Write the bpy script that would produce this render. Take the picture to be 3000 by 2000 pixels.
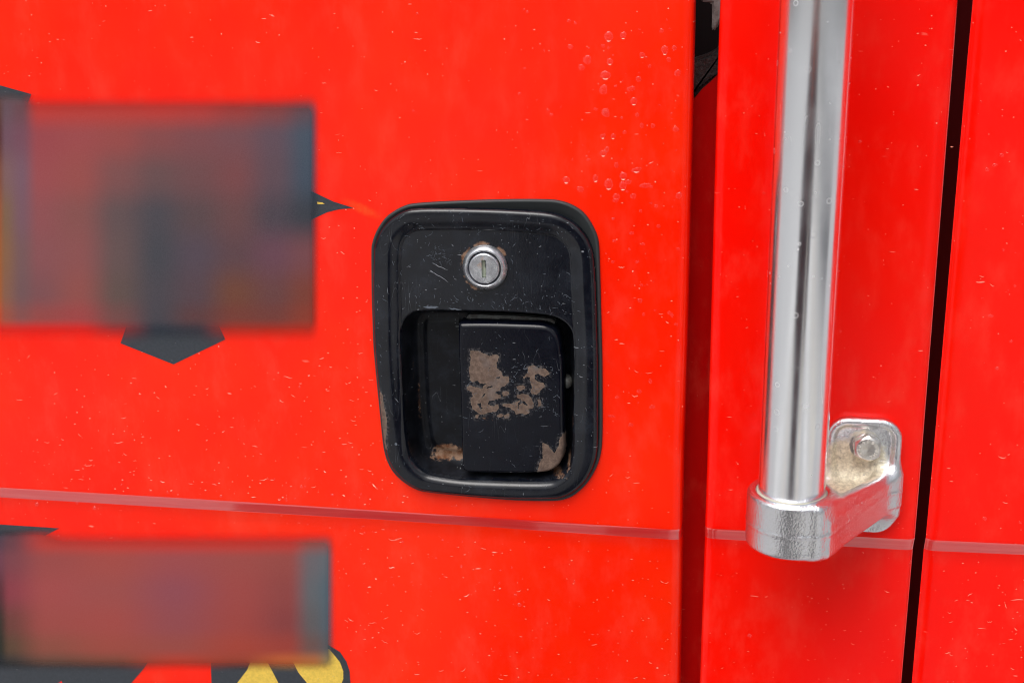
import bpy, bmesh, math, random
import numpy as np
from mathutils import Matrix, Vector, noise as mnoise
random.seed(7); np.random.seed(7)
SC = bpy.context.scene
for o in list(bpy.data.objects): bpy.data.objects.remove(o)
COL = SC.collection

# ------------------------------------------------------------------ camera, sky, sun, exposure
FPX = 3500.0                                     # focal length in pixels of the 3000 x 2000 photograph
DIST = 0.65                                      # metres to the door along the optical axis
_v = np.array([247., 12059., FPX]); ZI = -_v/np.linalg.norm(_v)          # world up, in image axes (right, down, forward)
_h = np.array([18904., 629., -FPX]); _h -= ZI*(_h@ZI); XI = _h/np.linalg.norm(_h)
YI = np.cross(ZI, XI)                            # into the door
W = np.array([XI, YI, ZI])                       # image axes -> world
FWD = W @ np.array([0, 0, 1.])
CAM = -DIST*FWD
cam_d = bpy.data.cameras.new('camera'); cam = bpy.data.objects.new('camera', cam_d); COL.objects.link(cam)
r, u, b = W @ np.array([1., 0, 0]), W @ np.array([0, -1., 0]), W @ np.array([0, 0, -1.])
cam.matrix_world = Matrix(((r[0], u[0], b[0], CAM[0]), (r[1], u[1], b[1], CAM[1]), (r[2], u[2], b[2], CAM[2]), (0, 0, 0, 1)))
cam_d.sensor_width = 36; cam_d.lens = 36*FPX/3000; cam_d.clip_start = 0.02; cam_d.clip_end = 500
cam_d.dof.use_dof = True; cam_d.dof.focus_distance = 0.643; cam_d.dof.aperture_fstop = 13.0
SC.camera = cam

SUN_EL, SUN_AZ = 58.0, 20.0                      # behind the camera, a little to its left
wd = bpy.data.worlds.new("World"); SC.world = wd; wd.use_nodes = True
wn, wl = wd.node_tree.nodes, wd.node_tree.links
for n in list(wn): wn.remove(n)
sky = wn.new('ShaderNodeTexSky'); sky.sky_type = 'NISHITA'; sky.sun_disc = False
sky.sun_elevation = math.radians(SUN_EL); sky.sun_rotation = math.radians(180+SUN_AZ)
sky.air_density = 1.0; sky.dust_density = 6.0; sky.ozone_density = 1.0
hs = wn.new('ShaderNodeHueSaturation'); hs.inputs['Saturation'].default_value = 0.25
bg = wn.new('ShaderNodeBackground'); bg.inputs['Strength'].default_value = 0.12
wo = wn.new('ShaderNodeOutputWorld')
wl.new(sky.outputs[0], hs.inputs['Color']); wl.new(hs.outputs[0], bg.inputs[0]); wl.new(bg.outputs[0], wo.inputs[0])
sd = bpy.data.lights.new('sun', 'SUN'); sd.energy = 1.2; sd.angle = math.radians(40); sd.color = (1, .97, .93)
so = bpy.data.objects.new('sun', sd); COL.objects.link(so)
_e, _a = math.radians(SUN_EL), math.radians(SUN_AZ)
_dir = Vector((-math.sin(_a)*math.cos(_e), -math.cos(_a)*math.cos(_e), math.sin(_e)))   # towards the sun
so.rotation_euler = _dir.to_track_quat('Z', 'Y').to_euler()
vs = SC.view_settings; vs.view_transform = 'Standard'; vs.look = 'None'; vs.gamma = 1; vs.exposure = 0.36
SC.render.engine = 'CYCLES'; SC.cycles.filter_width = 1.05; SC.cycles.use_denoising = True; SC.cycles.max_bounces = 10
SC.cycles.transparent_max_bounces = 12

# ------------------------------------------------------------------ measuring: photograph pixel -> point on the plane y = depth
def P(px, py, y=0.0):
    d = W @ np.array([px-1500., py-1000., FPX])
    t = (y-CAM[1])/d[1]
    return CAM + t*d
def C1(X, Y): return 1050+X*.3189, 560+Y*.3189
def C2(X, Y): return 1050+X*.3189, 1000+Y*.3189
def C3(X, Y): return 2100+X*.3507, 1150+Y*.3507
def C4(X, Y): return X*.5741, 200+Y*.5741
def C5(X, Y): return X*.4677, 1380+Y*.4677
def xz(pts, y): return np.array([P(a, b, y)[[0, 2]] for a, b in pts])

# ------------------------------------------------------------------ mesh helpers
def mesh_obj(name, verts, faces, mats=None, parent=None, smooth=True, attrs=None, midx=None):
    me = bpy.data.meshes.new(name)
    me.from_pydata([tuple(v) for v in verts], [], [tuple(int(i) for i in f) for f in faces])
    if smooth: me.polygons.foreach_set('use_smooth', [True]*len(me.polygons))
    for k, a in (attrs or {}).items():
        at = me.attributes.new(k, 'FLOAT' if np.ndim(a) == 1 else 'FLOAT_COLOR', 'POINT')
        if np.ndim(a) == 1: at.data.foreach_set('value', np.asarray(a, dtype=np.float32))
        else: at.data.foreach_set('color', np.asarray(a, dtype=np.float32).ravel())
    for m in (mats if isinstance(mats, (list, tuple)) else [mats]):
        if m: me.materials.append(m)
    if midx is not None: me.polygons.foreach_set('material_index', midx)
    me.update()
    o = bpy.data.objects.new(name, me); COL.objects.link(o)
    if parent: o.parent = parent
    return o
def empty(name, label=None, cat=None, parent=None):
    o = bpy.data.objects.new(name, None); COL.objects.link(o); o.empty_display_size = .02
    if label: o['label'] = label
    if cat: o['category'] = cat
    if parent: o.parent = parent
    return o
def smooth_poly(pts, n=6):
    pts = np.asarray(pts, float); N = len(pts); out = []
    for i in range(N):
        p0, p1, p2, p3 = pts[i-1], pts[i], pts[(i+1) % N], pts[(i+2) % N]
        for k in range(n):
            t = k/n
            out.append(.5*((2*p1)+(-p0+p2)*t+(2*p0-5*p1+4*p2-p3)*t*t+(-p0+3*p1-3*p2+p3)*t**3))
    return np.array(out)
def sdist(p, poly):
    """signed distance of points (n,2) to a closed polygon, positive inside"""
    p = np.asarray(p, float); d2 = np.full(len(p), 1e9); ins = np.zeros(len(p), bool)
    for i in range(len(poly)):
        a, c = poly[i-1], poly[i]; e = c-a; L = e@e
        if L < 1e-18: continue
        t = np.clip(((p-a)@e)/L, 0, 1); q = a+t[:, None]*e
        d2 = np.minimum(d2, ((p-q)**2).sum(1))
        cond = (a[1] > p[:, 1]) != (c[1] > p[:, 1])
        with np.errstate(divide='ignore', invalid='ignore'):
            xi = (c[0]-a[0])*(p[:, 1]-a[1])/(c[1]-a[1])+a[0]
        ins ^= cond & (p[:, 0] < xi)
    return np.where(ins, 1, -1)*np.sqrt(d2)
def sstep(t): t = np.clip(t, 0, 1); return t*t*(3-2*t)
def lathe(name, prof, center, mat, parent, seg=64, axis='y', attrs=None):
    """prof: (radius, outward) pairs; outward is -Y for axis y, +Z for axis z"""
    vs_, fs = [], []
    for rr, h in prof:
        for k in range(seg):
            a = 2*math.pi*k/seg
            if axis == 'y': vs_.append((center[0]+rr*math.cos(a), center[1]-h, center[2]+rr*math.sin(a)))
            else: vs_.append((center[0]+rr*math.cos(a), center[1]+rr*math.sin(a), center[2]+h))
    for i in range(len(prof)-1):
        for k in range(seg):
            k2 = (k+1) % seg
            f = (i*seg+k, i*seg+k2, (i+1)*seg+k2, (i+1)*seg+k)
            fs.append(f if axis == 'z' else f)
    o = mesh_obj(name, vs_, fs, mat, parent)
    bm = bmesh.new(); bm.from_mesh(o.data); bmesh.ops.recalc_face_normals(bm, faces=bm.faces); bm.to_mesh(o.data); bm.free()
    return o

# ------------------------------------------------------------------ materials
class NT:
    def __init__(s, name):
        s.m = bpy.data.materials.new(name); s.m.use_nodes = True; t = s.m.node_tree; s.n, s.l = t.nodes, t.links
        s.b = s.n['Principled BSDF']; s.out = s.n['Material Output']
        s.tc = s.n.new('ShaderNodeTexCoord'); s.co = s.tc.outputs['Object']
    def link(s, a, b_): s.l.new(a, b_)
    def val(s, sock, v):
        if isinstance(v, bpy.types.NodeSocket): s.l.new(v, sock)
        elif v is not None:
            if hasattr(sock.default_value, '__len__') and not hasattr(v, '__len__'): v = (v, v, v)
            if hasattr(sock.default_value, '__len__') and len(sock.default_value) == 4 and len(v) == 3: v = (*v, 1)
            sock.default_value = v
    def math(s, op, a, b_=None, c=None, clamp=False):
        n = s.n.new('ShaderNodeMath'); n.operation = op; n.use_clamp = clamp
        s.val(n.inputs[0], a); s.val(n.inputs[1], b_)
        if c is not None: s.val(n.inputs[2], c)
        return n.outputs[0]
    def mapr(s, v, a, b_, lo=0., hi=1., smooth=True):
        n = s.n.new('ShaderNodeMapRange'); n.interpolation_type = 'SMOOTHSTEP' if smooth else 'LINEAR'
        s.val(n.inputs[0], v)
        for i, x in enumerate((a, b_, lo, hi)): s.val(n.inputs[1+i], x)
        return n.outputs[0]
    def mapping(s, scale=(1, 1, 1), rot=(0, 0, 0), loc=(0, 0, 0), src=None):
        n = s.n.new('ShaderNodeMapping'); s.l.new(src or s.co, n.inputs[0])
        n.inputs['Scale'].default_value = scale; n.inputs['Rotation'].default_value = rot; n.inputs['Location'].default_value = loc
        return n.outputs[0]
    def noise(s, scale, detail=3, rough=.5, src=None, dist=0.):
        n = s.n.new('ShaderNodeTexNoise'); s.l.new(src or s.co, n.inputs['Vector'])
        n.inputs['Scale'].default_value = scale; n.inputs['Detail'].default_value = detail
        n.inputs['Roughness'].default_value = rough; n.inputs['Distortion'].default_value = dist
        return n.outputs[0]
    def vor(s, scale, src=None, feat='F1', out='Distance', rnd=1.):
        n = s.n.new('ShaderNodeTexVoronoi'); n.feature = feat; s.l.new(src or s.co, n.inputs['Vector'])
        n.inputs['Scale'].default_value = scale; n.inputs['Randomness'].default_value = rnd
        return n.outputs[out] if out else n
    def mix(s, f, a, b_):
        n = s.n.new('ShaderNodeMix'); n.data_type = 'RGBA'; s.val(n.inputs[0], f); s.val(n.inputs[6], a); s.val(n.inputs[7], b_)
        return n.outputs[2]
    def mixf(s, f, a, b_):
        n = s.n.new('ShaderNodeMix'); n.data_type = 'FLOAT'; s.val(n.inputs[0], f); s.val(n.inputs[2], a); s.val(n.inputs[3], b_)
        return n.outputs[0]
    def attr(s, name, out='Fac'):
        n = s.n.new('ShaderNodeAttribute'); n.attribute_name = name; return n.outputs[out]
    def bump(s, h, strength=.3, dist=.001, normal=None):
        n = s.n.new('ShaderNodeBump'); s.val(n.inputs['Height'], h); n.inputs['Strength'].default_value = strength
        n.inputs['Distance'].default_value = dist
        if normal: s.l.new(normal, n.inputs['Normal'])
        return n.outputs[0]
    def set(s, **k):
        for a, v in k.items(): s.val(s.b.inputs[a.replace('_', ' ')], v)
        return s
    def specks(s, scale, size, keep, stretch=(1, 1, 1), rot=(0, 0, 0), warp=0.0, loc=(0, 0, 0), flat=True):
        """sparse small marks: 1 inside a mark"""
        src = s.mapping(stretch, rot, loc)
        if flat: src = s.mapping((1, .0, 1), src=src)
        if warp:
            nz = s.n.new('ShaderNodeTexNoise'); s.l.new(src, nz.inputs['Vector']); nz.inputs['Scale'].default_value = scale*1.6
            ad = s.n.new('ShaderNodeVectorMath'); ad.operation = 'MULTIPLY_ADD'
            s.l.new(nz.outputs['Color'], ad.inputs[0]); ad.inputs[1].default_value = (warp/scale,)*3; s.l.new(src, ad.inputs[2])
            src = ad.outputs[0]
        v = s.vor(scale, src, out=None)
        m = s.mapr(v.outputs['Distance'], size, size*.4)
        sep = s.n.new('ShaderNodeSeparateColor'); s.l.new(v.outputs['Color'], sep.inputs[0])
        return s.math('MULTIPLY', m, s.math('GREATER_THAN', sep.outputs[0], 1-keep))
    def scratches(s, scale, width, rot, keepn, seedloc):
        """thin broken lines: zero crossings of a strongly stretched noise, kept only in patches"""
        src = s.mapping((1, 1, .16), rot, seedloc)
        nz = s.noise(scale, 0, 0, src)
        ln = s.mapr(s.math('ABSOLUTE', s.math('SUBTRACT', nz, .5)), width, 0)
        gate = s.mapr(s.noise(keepn, 1, .5, s.mapping((1, 1, 1), (0, 0, 0), seedloc)), .56, .64)
        return s.math('MULTIPLY', ln, gate)

def red_paint(name, tone=(0.90, 0.0105, 0.0004), dirt=1.0, rough=.17, orange=None, spec=.23):
    t = NT(name)
    mott = t.noise(6, 4, .62)
    fine = t.noise(420, 3, .6)
    col = t.mix(t.mapr(mott, .35, .7), tone, (tone[0], tone[1]*1.9+.001, tone[2]*2))
    s1 = t.specks(170, .085, .16, (1, 1, 1), loc=(3, 1, 2))
    s2 = t.specks(105, .085, .30, (.40, 1, 1.5), (0, .35, 0), .6)
    s3 = t.specks(120, .065, .36, (.38, 1, 1.6), (0, -.45, 0), .8, (5, 5, 5))
    s4 = t.specks(360, .13, .16)
    gate = t.mapr(t.noise(14, 2, .6), .42, .62, .22, 1)
    sp = t.math('MAXIMUM', t.math('MAXIMUM', s1, s2), s3)
    sp = t.math('MULTIPLY', sp, gate)
    sp = t.math('MAXIMUM', sp, t.math('MULTIPLY', s4, .5))
    film = t.mapr(t.noise(55, 4, .65, t.mapping((1, 1, .5))),   .45, .8, 0, .09)   # dried rain film
    col = t.mix(film, col, (.85, .22, .14))
    col = t.mix(t.math('MULTIPLY', sp, .8*dirt), col, (.92, .50, .36))
    if orange is not None:
        c, rx, rz, ang = orange
        m = t.mapping((1/rx, 1, 1/rz), (0, 0, 0), (0, 0, 0), None)
        mp = t.n.new('ShaderNodeMapping'); mp.vector_type = 'TEXTURE'; t.l.new(t.co, mp.inputs[0])
        mp.inputs['Location'].default_value = (c[0], 0, c[2]); mp.inputs['Rotation'].default_value = (0, ang, 0); mp.inputs['Scale'].default_value = (rx, 1, rz)
        ln = t.n.new('ShaderNodeVectorMath'); ln.operation = 'LENGTH'; t.l.new(mp.outputs[0], ln.inputs[0])
        f = t.math('MULTIPLY', t.mapr(ln.outputs['Value'], 1.1, .1), t.mapr(t.noise(300, 2, .6), .3, .7, .3, .8))
        col = t.mix(f, col, (.80, .075, .008))
    t.set(Base_Color=col, Roughness=t.mapr(mott, .3, .7, rough, rough+.08), Specular_IOR_Level=spec)
    nb = t.bump(t.noise(8, 1, .4), .45, .0045)
    nb = t.bump(fine, .05, .0004, nb)
    nb = t.bump(sp, .35, .0003, nb)
    t.link(nb, t.b.inputs['Normal'])
    return t.m
_oc = P(1060, 612)
M_RED_DOOR = red_paint('red_door_paint', orange=(_oc, .014, .0035, math.radians(24)))
M_RED = red_paint('red_body_paint', tone=(0.90, 0.0030, 0.0003), dirt=.7, rough=.15, spec=.20)
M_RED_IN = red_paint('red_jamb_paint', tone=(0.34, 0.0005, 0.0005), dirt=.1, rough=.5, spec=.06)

def ledge_mat():
    t = NT('ledge_paint_sheen')
    streak = t.noise(30, 4, .65, t.mapping((.5, 1, 9)))
    col = t.mix(t.mapr(streak, .3, .75), (.82, .010, .010), (.85, .050, .040))  # paler streaks painted in to help the ledge's pinkish ground reflection
    t.set(Base_Color=col, Roughness=.28, Specular_IOR_Level=.5, Coat_Weight=1.0, Coat_IOR=2.15, Coat_Roughness=.06)
    t.link(t.bump(streak, .15, .0006), t.b.inputs['Normal'])
    return t.m
M_LEDGE = ledge_mat()

def black_paint(name, base=(.005, .007, .012), rough=.22, dust=.5, wear=None, rust='rust', bare=(.085, .055, .043), spec=.36):
    t = NT(name)
    n1 = t.noise(75, 5, .68); n2 = t.noise(900, 3, .6)
    s1 = t.specks(520, .16, .25); s2 = t.specks(190, .10, .30, (.4, 1, 1.5), (0, .9, 0), .9)
    s3 = t.specks(120, .05, .40, (.35, 1, 1.6), (0, -.6, 0), 1.1, (3, 3, 3))
    sc = t.math('MAXIMUM', t.scratches(260, .0025, (0, .8, 0), 45, (2, 0, 0)), t.scratches(210, .0025, (0, -.7, 0), 38, (0, 3, 0)))
    sp = t.math('MAXIMUM', t.math('MAXIMUM', t.math('MULTIPLY', s1, .6), s2), t.math('MAXIMUM', s3, t.math('MULTIPLY', sc, .35)))
    sp = t.math('MULTIPLY', sp, t.mapr(t.noise(40, 2, .5), .36, .62, .12, 1))
    col = t.mix(t.mapr(n1, .4, .75, 0, dust), base, (.030, .037, .052))
    col = t.mix(t.math('MULTIPLY', sp, .85), col, (.46, .49, .53))
    ro = t.mapr(n1, .3, .7, rough*.85, rough*1.3)
    # rust stain held in a vertex attribute (0..1), edges broken up by noise
    rv = t.math('ADD', t.attr(rust), t.math('MULTIPLY', t.math('SUBTRACT', t.noise(480, 4, .7), .5), 1.3))
    rm = t.mapr(rv, .55, .85)
    rc = t.mix(t.mapr(t.noise(260, 3, .6), .35, .65), (.13, .052, .022), (.27, .17, .115))
    col = t.mix(t.math('MULTIPLY', rm, .85), col, rc); ro = t.mixf(rm, ro, .8)
    h = None
    if wear:
        # signed distance (mm) to the bare patches, positive inside
        wv = t.math('ADD', t.attr(wear), t.math('MULTIPLY', t.math('SUBTRACT', t.noise(430, 5, .68), .5), 2.4))
        wm = t.mapr(wv, -.05, .12)
        wc = t.mix(t.mapr(t.noise(380, 5, .75), .35, .7), bare, (.17, .118, .092))
        wc = t.mix(t.mapr(t.noise(60, 3, .6), .5, .75), wc, (.135, .112, .105))
        wc = t.mix(t.math('MULTIPLY', t.specks(900, .3, .3), .6), wc, (.10, .055, .04))
        halo = t.math('MULTIPLY', t.mapr(wv, -2.4, -.1), t.mapr(t.noise(520, 5, .75), .48, .60, 0, .7))
        col = t.mix(halo, col, (.11, .10, .10))
        edge = t.math('MULTIPLY', wm, t.mapr(wv, .35, .05))
        wc = t.mix(t.math('MULTIPLY', edge, .3), wc, (.30, .22, .14))
        col = t.mix(wm, col, wc); ro = t.mixf(wm, ro, .72); h = wm
    t.set(Base_Color=col, Roughness=ro, Specular_IOR_Level=spec)
    nb = t.bump(n2, .12, .0002)
    nb = t.bump(rm, -.3, .0002, nb)
    if h is not None: nb = t.bump(h, -.6, .00025, nb); nb = t.bump(t.noise(1200, 3, .7), .15, .0002, nb)
    nb = t.bump(sp, .3, .0001, nb)
    t.link(nb, t.b.inputs['Normal'])
    return t.m
M_PLATE = black_paint('black_plate_paint', base=(.003, .004, .0075), rough=.16, wear='chip', dust=.28, spec=.42)
M_CUP = black_paint('black_cup_paint', base=(.0035, .004, .006), rough=.34, spec=.2, dust=.3)
M_PADDLE = black_paint('black_paddle_paint', base=(.002, .0025, .006), rough=.14, dust=.10, spec=.26, wear='wear', rust='rust')

def simple(name, col, rough=.5, metal=0., bump=None, **k):
    t = NT(name); t.set(Base_Color=col, Roughness=rough, Metallic=metal, **k)
    if bump: t.link(t.bump(t.noise(bump[0], 3, .6), bump[1], bump[2]), t.b.inputs['Normal'])
    return t.m
M_RUBBER = simple('grey_black_rubber', (.022, .026, .028), .55, bump=(900, .2, .0003))
M_DARK = simple('recess_black', (.004, .004, .005), .8, 0, None, Specular_IOR_Level=.2)  # flat black stands for the dark inside the jamb opening and keyhole
def hw():
    t = NT('dirty_grey_steel'); n = t.noise(220, 4, .7)
    t.set(Base_Color=t.mix(t.mapr(n, .3, .7), (.07, .065, .06), (.17, .18, .175)), Metallic=.3, Roughness=.6)
    t.link(t.bump(n, .5, .0005), t.b.inputs['Normal']); return t.m
M_HARD = hw()
def lockmat(name, dirt):
    t = NT(name)
    br = t.noise(900, 2, .6, t.mapping((1, 1, 8))); n = t.noise(190, 4, .65)
    col = t.mix(t.mapr(n, .35, .7), (.66, .68, .72), (.36, .36, .39))
    f = t.math('MULTIPLY', t.mapr(t.noise(130, 4, .7), .56, .68), dirt)
    col = t.mix(f, col, (.30, .17, .09))
    t.set(Base_Color=col, Metallic=t.mixf(f, .95, .1), Roughness=t.mapr(n, .3, .7, .20, .38))
    t.link(t.bump(br, .10, .0001), t.b.inputs['Normal']); return t.m
M_LOCK = lockmat('lock_chrome', .45); M_PLUG = lockmat('lock_plug_steel', .6)
M_SLOT = simple('grimy_brass_shutter', (.36, .40, .31), .6, .2, bump=(500, .8, .0006))
def alu():
    t = NT('polished_aluminium_tube')
    n = t.noise(35, 3, .6); dots = t.specks(260, .12, .16); sp = t.specks(120, .055, .25, (.5, 1, 1.2), (0, .8, 0), 1.0)
    ring = t.vor(150, out=None); sepc = t.n.new('ShaderNodeSeparateColor'); t.l.new(ring.outputs['Color'], sepc.inputs[0])
    rr = t.math('MULTIPLY', t.mapr(t.math('ABSOLUTE', t.math('SUBTRACT', ring.outputs['Distance'], .2)), .05, .0), t.math('GREATER_THAN', sepc.outputs[0], .82))
    sc = t.scratches(170, .004, (0, .9, 0), 40, (1, 1, 0))
    m = t.math('MAXIMUM', t.math('MAXIMUM', dots, sp), t.math('MAXIMUM', t.math('MULTIPLY', sc, .5), t.math('MULTIPLY', rr, .45)))
    col = t.mix(t.math('MULTIPLY', m, .5), (.88, .89, .92), (.95, .95, .97))
    t.set(Base_Color=col, Metallic=t.mixf(t.math('MULTIPLY', m, .55), 1., .2), Roughness=t.mixf(t.math('MULTIPLY', m, .6), t.mapr(n, .3, .7, .18, .25), .5))
    t.link(t.bump(m, .15, .0001), t.b.inputs['Normal']); return t.m
M_TUBE = alu()
def cast():
    t = NT('chromed_cast_aluminium')
    n = t.noise(1000, 2, .5); n2 = t.noise(240, 4, .65)
    d = t.math('ADD', t.attr('dirt'), t.math('MULTIPLY', t.math('SUBTRACT', n2, .5), 1.0))
    dm = t.mapr(d, .35, .95)
    dc = t.mix(t.mapr(t.noise(420, 4, .7), .35, .65), (.48, .41, .24), (.84, .76, .53))
    dc = t.mix(t.mapr(t.noise(600, 3, .7), .62, .72), dc, (.16, .15, .12))
    gm = t.mapr(t.math('ADD', t.attr('grime_shade'), t.math('MULTIPLY', t.math('SUBTRACT', t.noise(500, 4, .7), .5), .9)), .4, .9)  # dark grime, with the bolt's shadow painted in
    dc = t.mix(gm, dc, (.07, .065, .05))
    dm = t.math('MAXIMUM', dm, gm)
    t.set(Base_Color=t.mix(t.math('MULTIPLY', dm, .75), (.74, .75, .78), dc), Metallic=t.mixf(t.math('MULTIPLY', dm, .8), 1, .15), Roughness=t.mixf(dm, .26, .55))
    nb = t.bump(n, .6, .00050); nb = t.bump(t.math('MULTIPLY', dm, n2), .35, .0006, nb)
    t.link(nb, t.b.inputs['Normal']); return t.m
M_CAST = cast()
def steel_bolt():
    t = NT('dull_stainless_steel'); n = t.noise(300, 3, .6)
    t.set(Base_Color=t.mix(t.mapr(n, .35, .65), (.66, .62, .57), (.78, .76, .73)), Metallic=.95, Roughness=.26)
    t.link(t.bump(n, .2, .0001), t.b.inputs['Normal']); return t.m
M_BOLT = steel_bolt()
M_LETTER = simple('raised_steel_lettering', (.86, .83, .78), .4, .5)
M_SLEEVE = simple('cream_plastic_sleeve', (.45, .44, .36), .5)
def vinyl(name, col, rough=.38):
    t = NT(name); n = t.noise(600, 3, .7)
    sp = t.math('MULTIPLY', t.specks(300, .10, .18), .5)
    t.set(Base_Color=t.mix(sp, t.mix(t.mapr(n, .3, .7, 0, .5), col, tuple(c*1.5+.008 for c in col)), (.5, .5, .5)), Roughness=rough)
    t.link(t.bump(n, .15, .0002), t.b.inputs['Normal']); return t.m
M_VB = vinyl('black_vinyl', (.022, .027, .036)); M_VY = vinyl('yellow_vinyl', (.62, .42, .06))
def soft():
    t = NT('soft_edged_printed_vinyl'); n = t.noise(1500, 2, .6)
    c = t.attr('print', 'Color'); a = t.attr('cover')
    g = t.n.new('ShaderNodeBrightContrast'); t.l.new(c, g.inputs[0]); t.l.new(t.mapr(n, 0, 1, -.012, .012), g.inputs[1])
    t.set(Base_Color=g.outputs[0], Roughness=.45, Alpha=a, Specular_IOR_Level=.3); return t.m
M_SOFT = soft()
def water():
    t = NT('water'); n, l = t.n, t.l
    fr = n.new('ShaderNodeMath'); fr.operation = 'MULTIPLY_ADD'; lw = n.new('ShaderNodeLayerWeight'); lw.inputs[0].default_value = .12; l.new(lw.outputs['Facing'], fr.inputs[0]); fr.inputs[1].default_value = .16; fr.inputs[2].default_value = .03
    tr = n.new('ShaderNodeBsdfTransparent'); tr.inputs[0].default_value = (1, .97, .96, 1)
    gl = n.new('ShaderNodeBsdfGlossy'); gl.inputs['Roughness'].default_value = .04
    df = n.new('ShaderNodeBsdfDiffuse'); df.inputs[0].default_value = (.9, .75, .7, 1)
    m1 = n.new('ShaderNodeMixShader'); m1.inputs[0].default_value = .02; l.new(tr.outputs[0], m1.inputs[1]); l.new(df.outputs[0], m1.inputs[2])
    m2 = n.new('ShaderNodeMixShader'); l.new(fr.outputs[0], m2.inputs[0]); l.new(m1.outputs[0], m2.inputs[1]); l.new(gl.outputs[0], m2.inputs[2])
    l.new(m2.outputs[0], t.out.inputs[0]); return t.m
M_WATER = water()
def concrete(name, a, b_, sc=1.2):
    t = NT(name); n = t.noise(sc, 6, .65); g = t.noise(60, 3, .7)
    t.set(Base_Color=t.mix(t.mapr(n, .3, .7), a, b_), Roughness=.85)
    t.link(t.bump(g, .4, .004), t.b.inputs['Normal']); return t.m
M_CONC = concrete('pale_concrete', (.30, .31, .325), (.42, .42, .41))
M_REFL_DARK = concrete('reflected_dark', (.035, .036, .042), (.055, .056, .06))
M_WHITE = concrete('reflected_white', (.62, .62, .62), (.78, .78, .77))
M_BEIGE = concrete('reflected_beige', (.44, .40, .33), (.52, .48, .40))

# ------------------------------------------------------------------ the ground the vehicle stands on, with added strips (seen only as reflections)
GZ = -1.36
def sheet(name, x0, x1, y0, y1, z, mat):
    o = mesh_obj(name, [(x0, y0, z), (x1, y0, z), (x1, y1, z), (x0, y1, z)], [(0, 1, 2, 3)], mat, smooth=False)
    o['kind'] = 'structure'; return o
sheet('ground', -60, 60, -60, 60, GZ, M_CONC)

for x0, x1, m_, nm in ((.75, 1.05, M_BEIGE, 'added_beige_strip'), (1.9, 2.3, M_WHITE, 'added_white_strip'), (2.9, 3.5, M_BEIGE, 'added_beige_strip'), (-2.6, -2.2, M_WHITE, 'added_white_strip'), (-1.5, -1.25, M_BEIGE, 'added_beige_strip'), (5, 9, M_REFL_DARK, 'added_dark_strip')):
    sheet(nm, x0, x1, -40, -1.2, GZ+.004, m_)  # unseen strips added to put bands into the tube's reflection

sheet('added_dark_patch', -.74, -.20, -.85, -.12, GZ+.004, M_REFL_DARK)  # unseen dark sheet added to darken the middle of the ledge's reflection

# ------------------------------------------------------------------ painted panels
STEP = .003                                       # lower panels sit this far behind the upper ones
def curve_fn(pts):
    """x (or z) along a traced line as a function of the other coordinate"""
    a = np.array(pts); a = a[np.argsort(a[:, 0])]
    def f(v):
        v = np.asarray(v, float); r = np.interp(v, a[:, 0], a[:, 1])
        s0 = (a[1, 1]-a[0, 1])/(a[1, 0]-a[0, 0]); s1 = (a[-1, 1]-a[-2, 1])/(a[-1, 0]-a[-2, 0])
        r = np.where(v < a[0, 0], a[0, 1]+(v-a[0, 0])*s0, r); r = np.where(v > a[-1, 0], a[-1, 1]+(v-a[-1, 0])*s1, r)
        return r
    return f
def edge(pts): return curve_fn([(P(a, b_)[2], P(a, b_)[0]) for a, b_ in pts])          # x as a function of z
door_R = edge([(2034, 0), (2011, 1020), (2000, 1350), (1989, 2000)])
pil_L = edge([(2109, 0), (2100, 250), (2093, 500), (2071, 1350), (2049, 2000)])
pil_R = edge([(2811, 0), (2798, 170), (2704, 1350), (2683, 1600), (2648, 2000)])
rear_L = edge([(2853, 0), (2837, 170), (2735, 1350), (2712, 1600), (2676, 2000)])
Z_TOP, Z_BOT = P(1500, -700)[2], -1.02

def ledge_fn(top, bot):
    zt = curve_fn([(P(a, b_, 0)[0], P(a, b_, 0)[2]) for a, b_ in top])
    zb = curve_fn([(P(a, b_, STEP)[0], P(a, b_, STEP)[2]) for a, b_ in bot])
    return zt, zb
L_DOOR = ledge_fn([(0, 1429), (550, 1461), (1100, 1496), (1990, 1554)], [(0, 1457), (660, 1496), (1100, 1521), (1989, 1582)])
L_PIL = ledge_fn([(2072, 1549), (2670, 1582)], [(2072, 1577), (2670, 1612)])
L_REAR = ledge_fn([(2722, 1583), (3000, 1596)], [(2722, 1613), (3000, 1625)])

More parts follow.
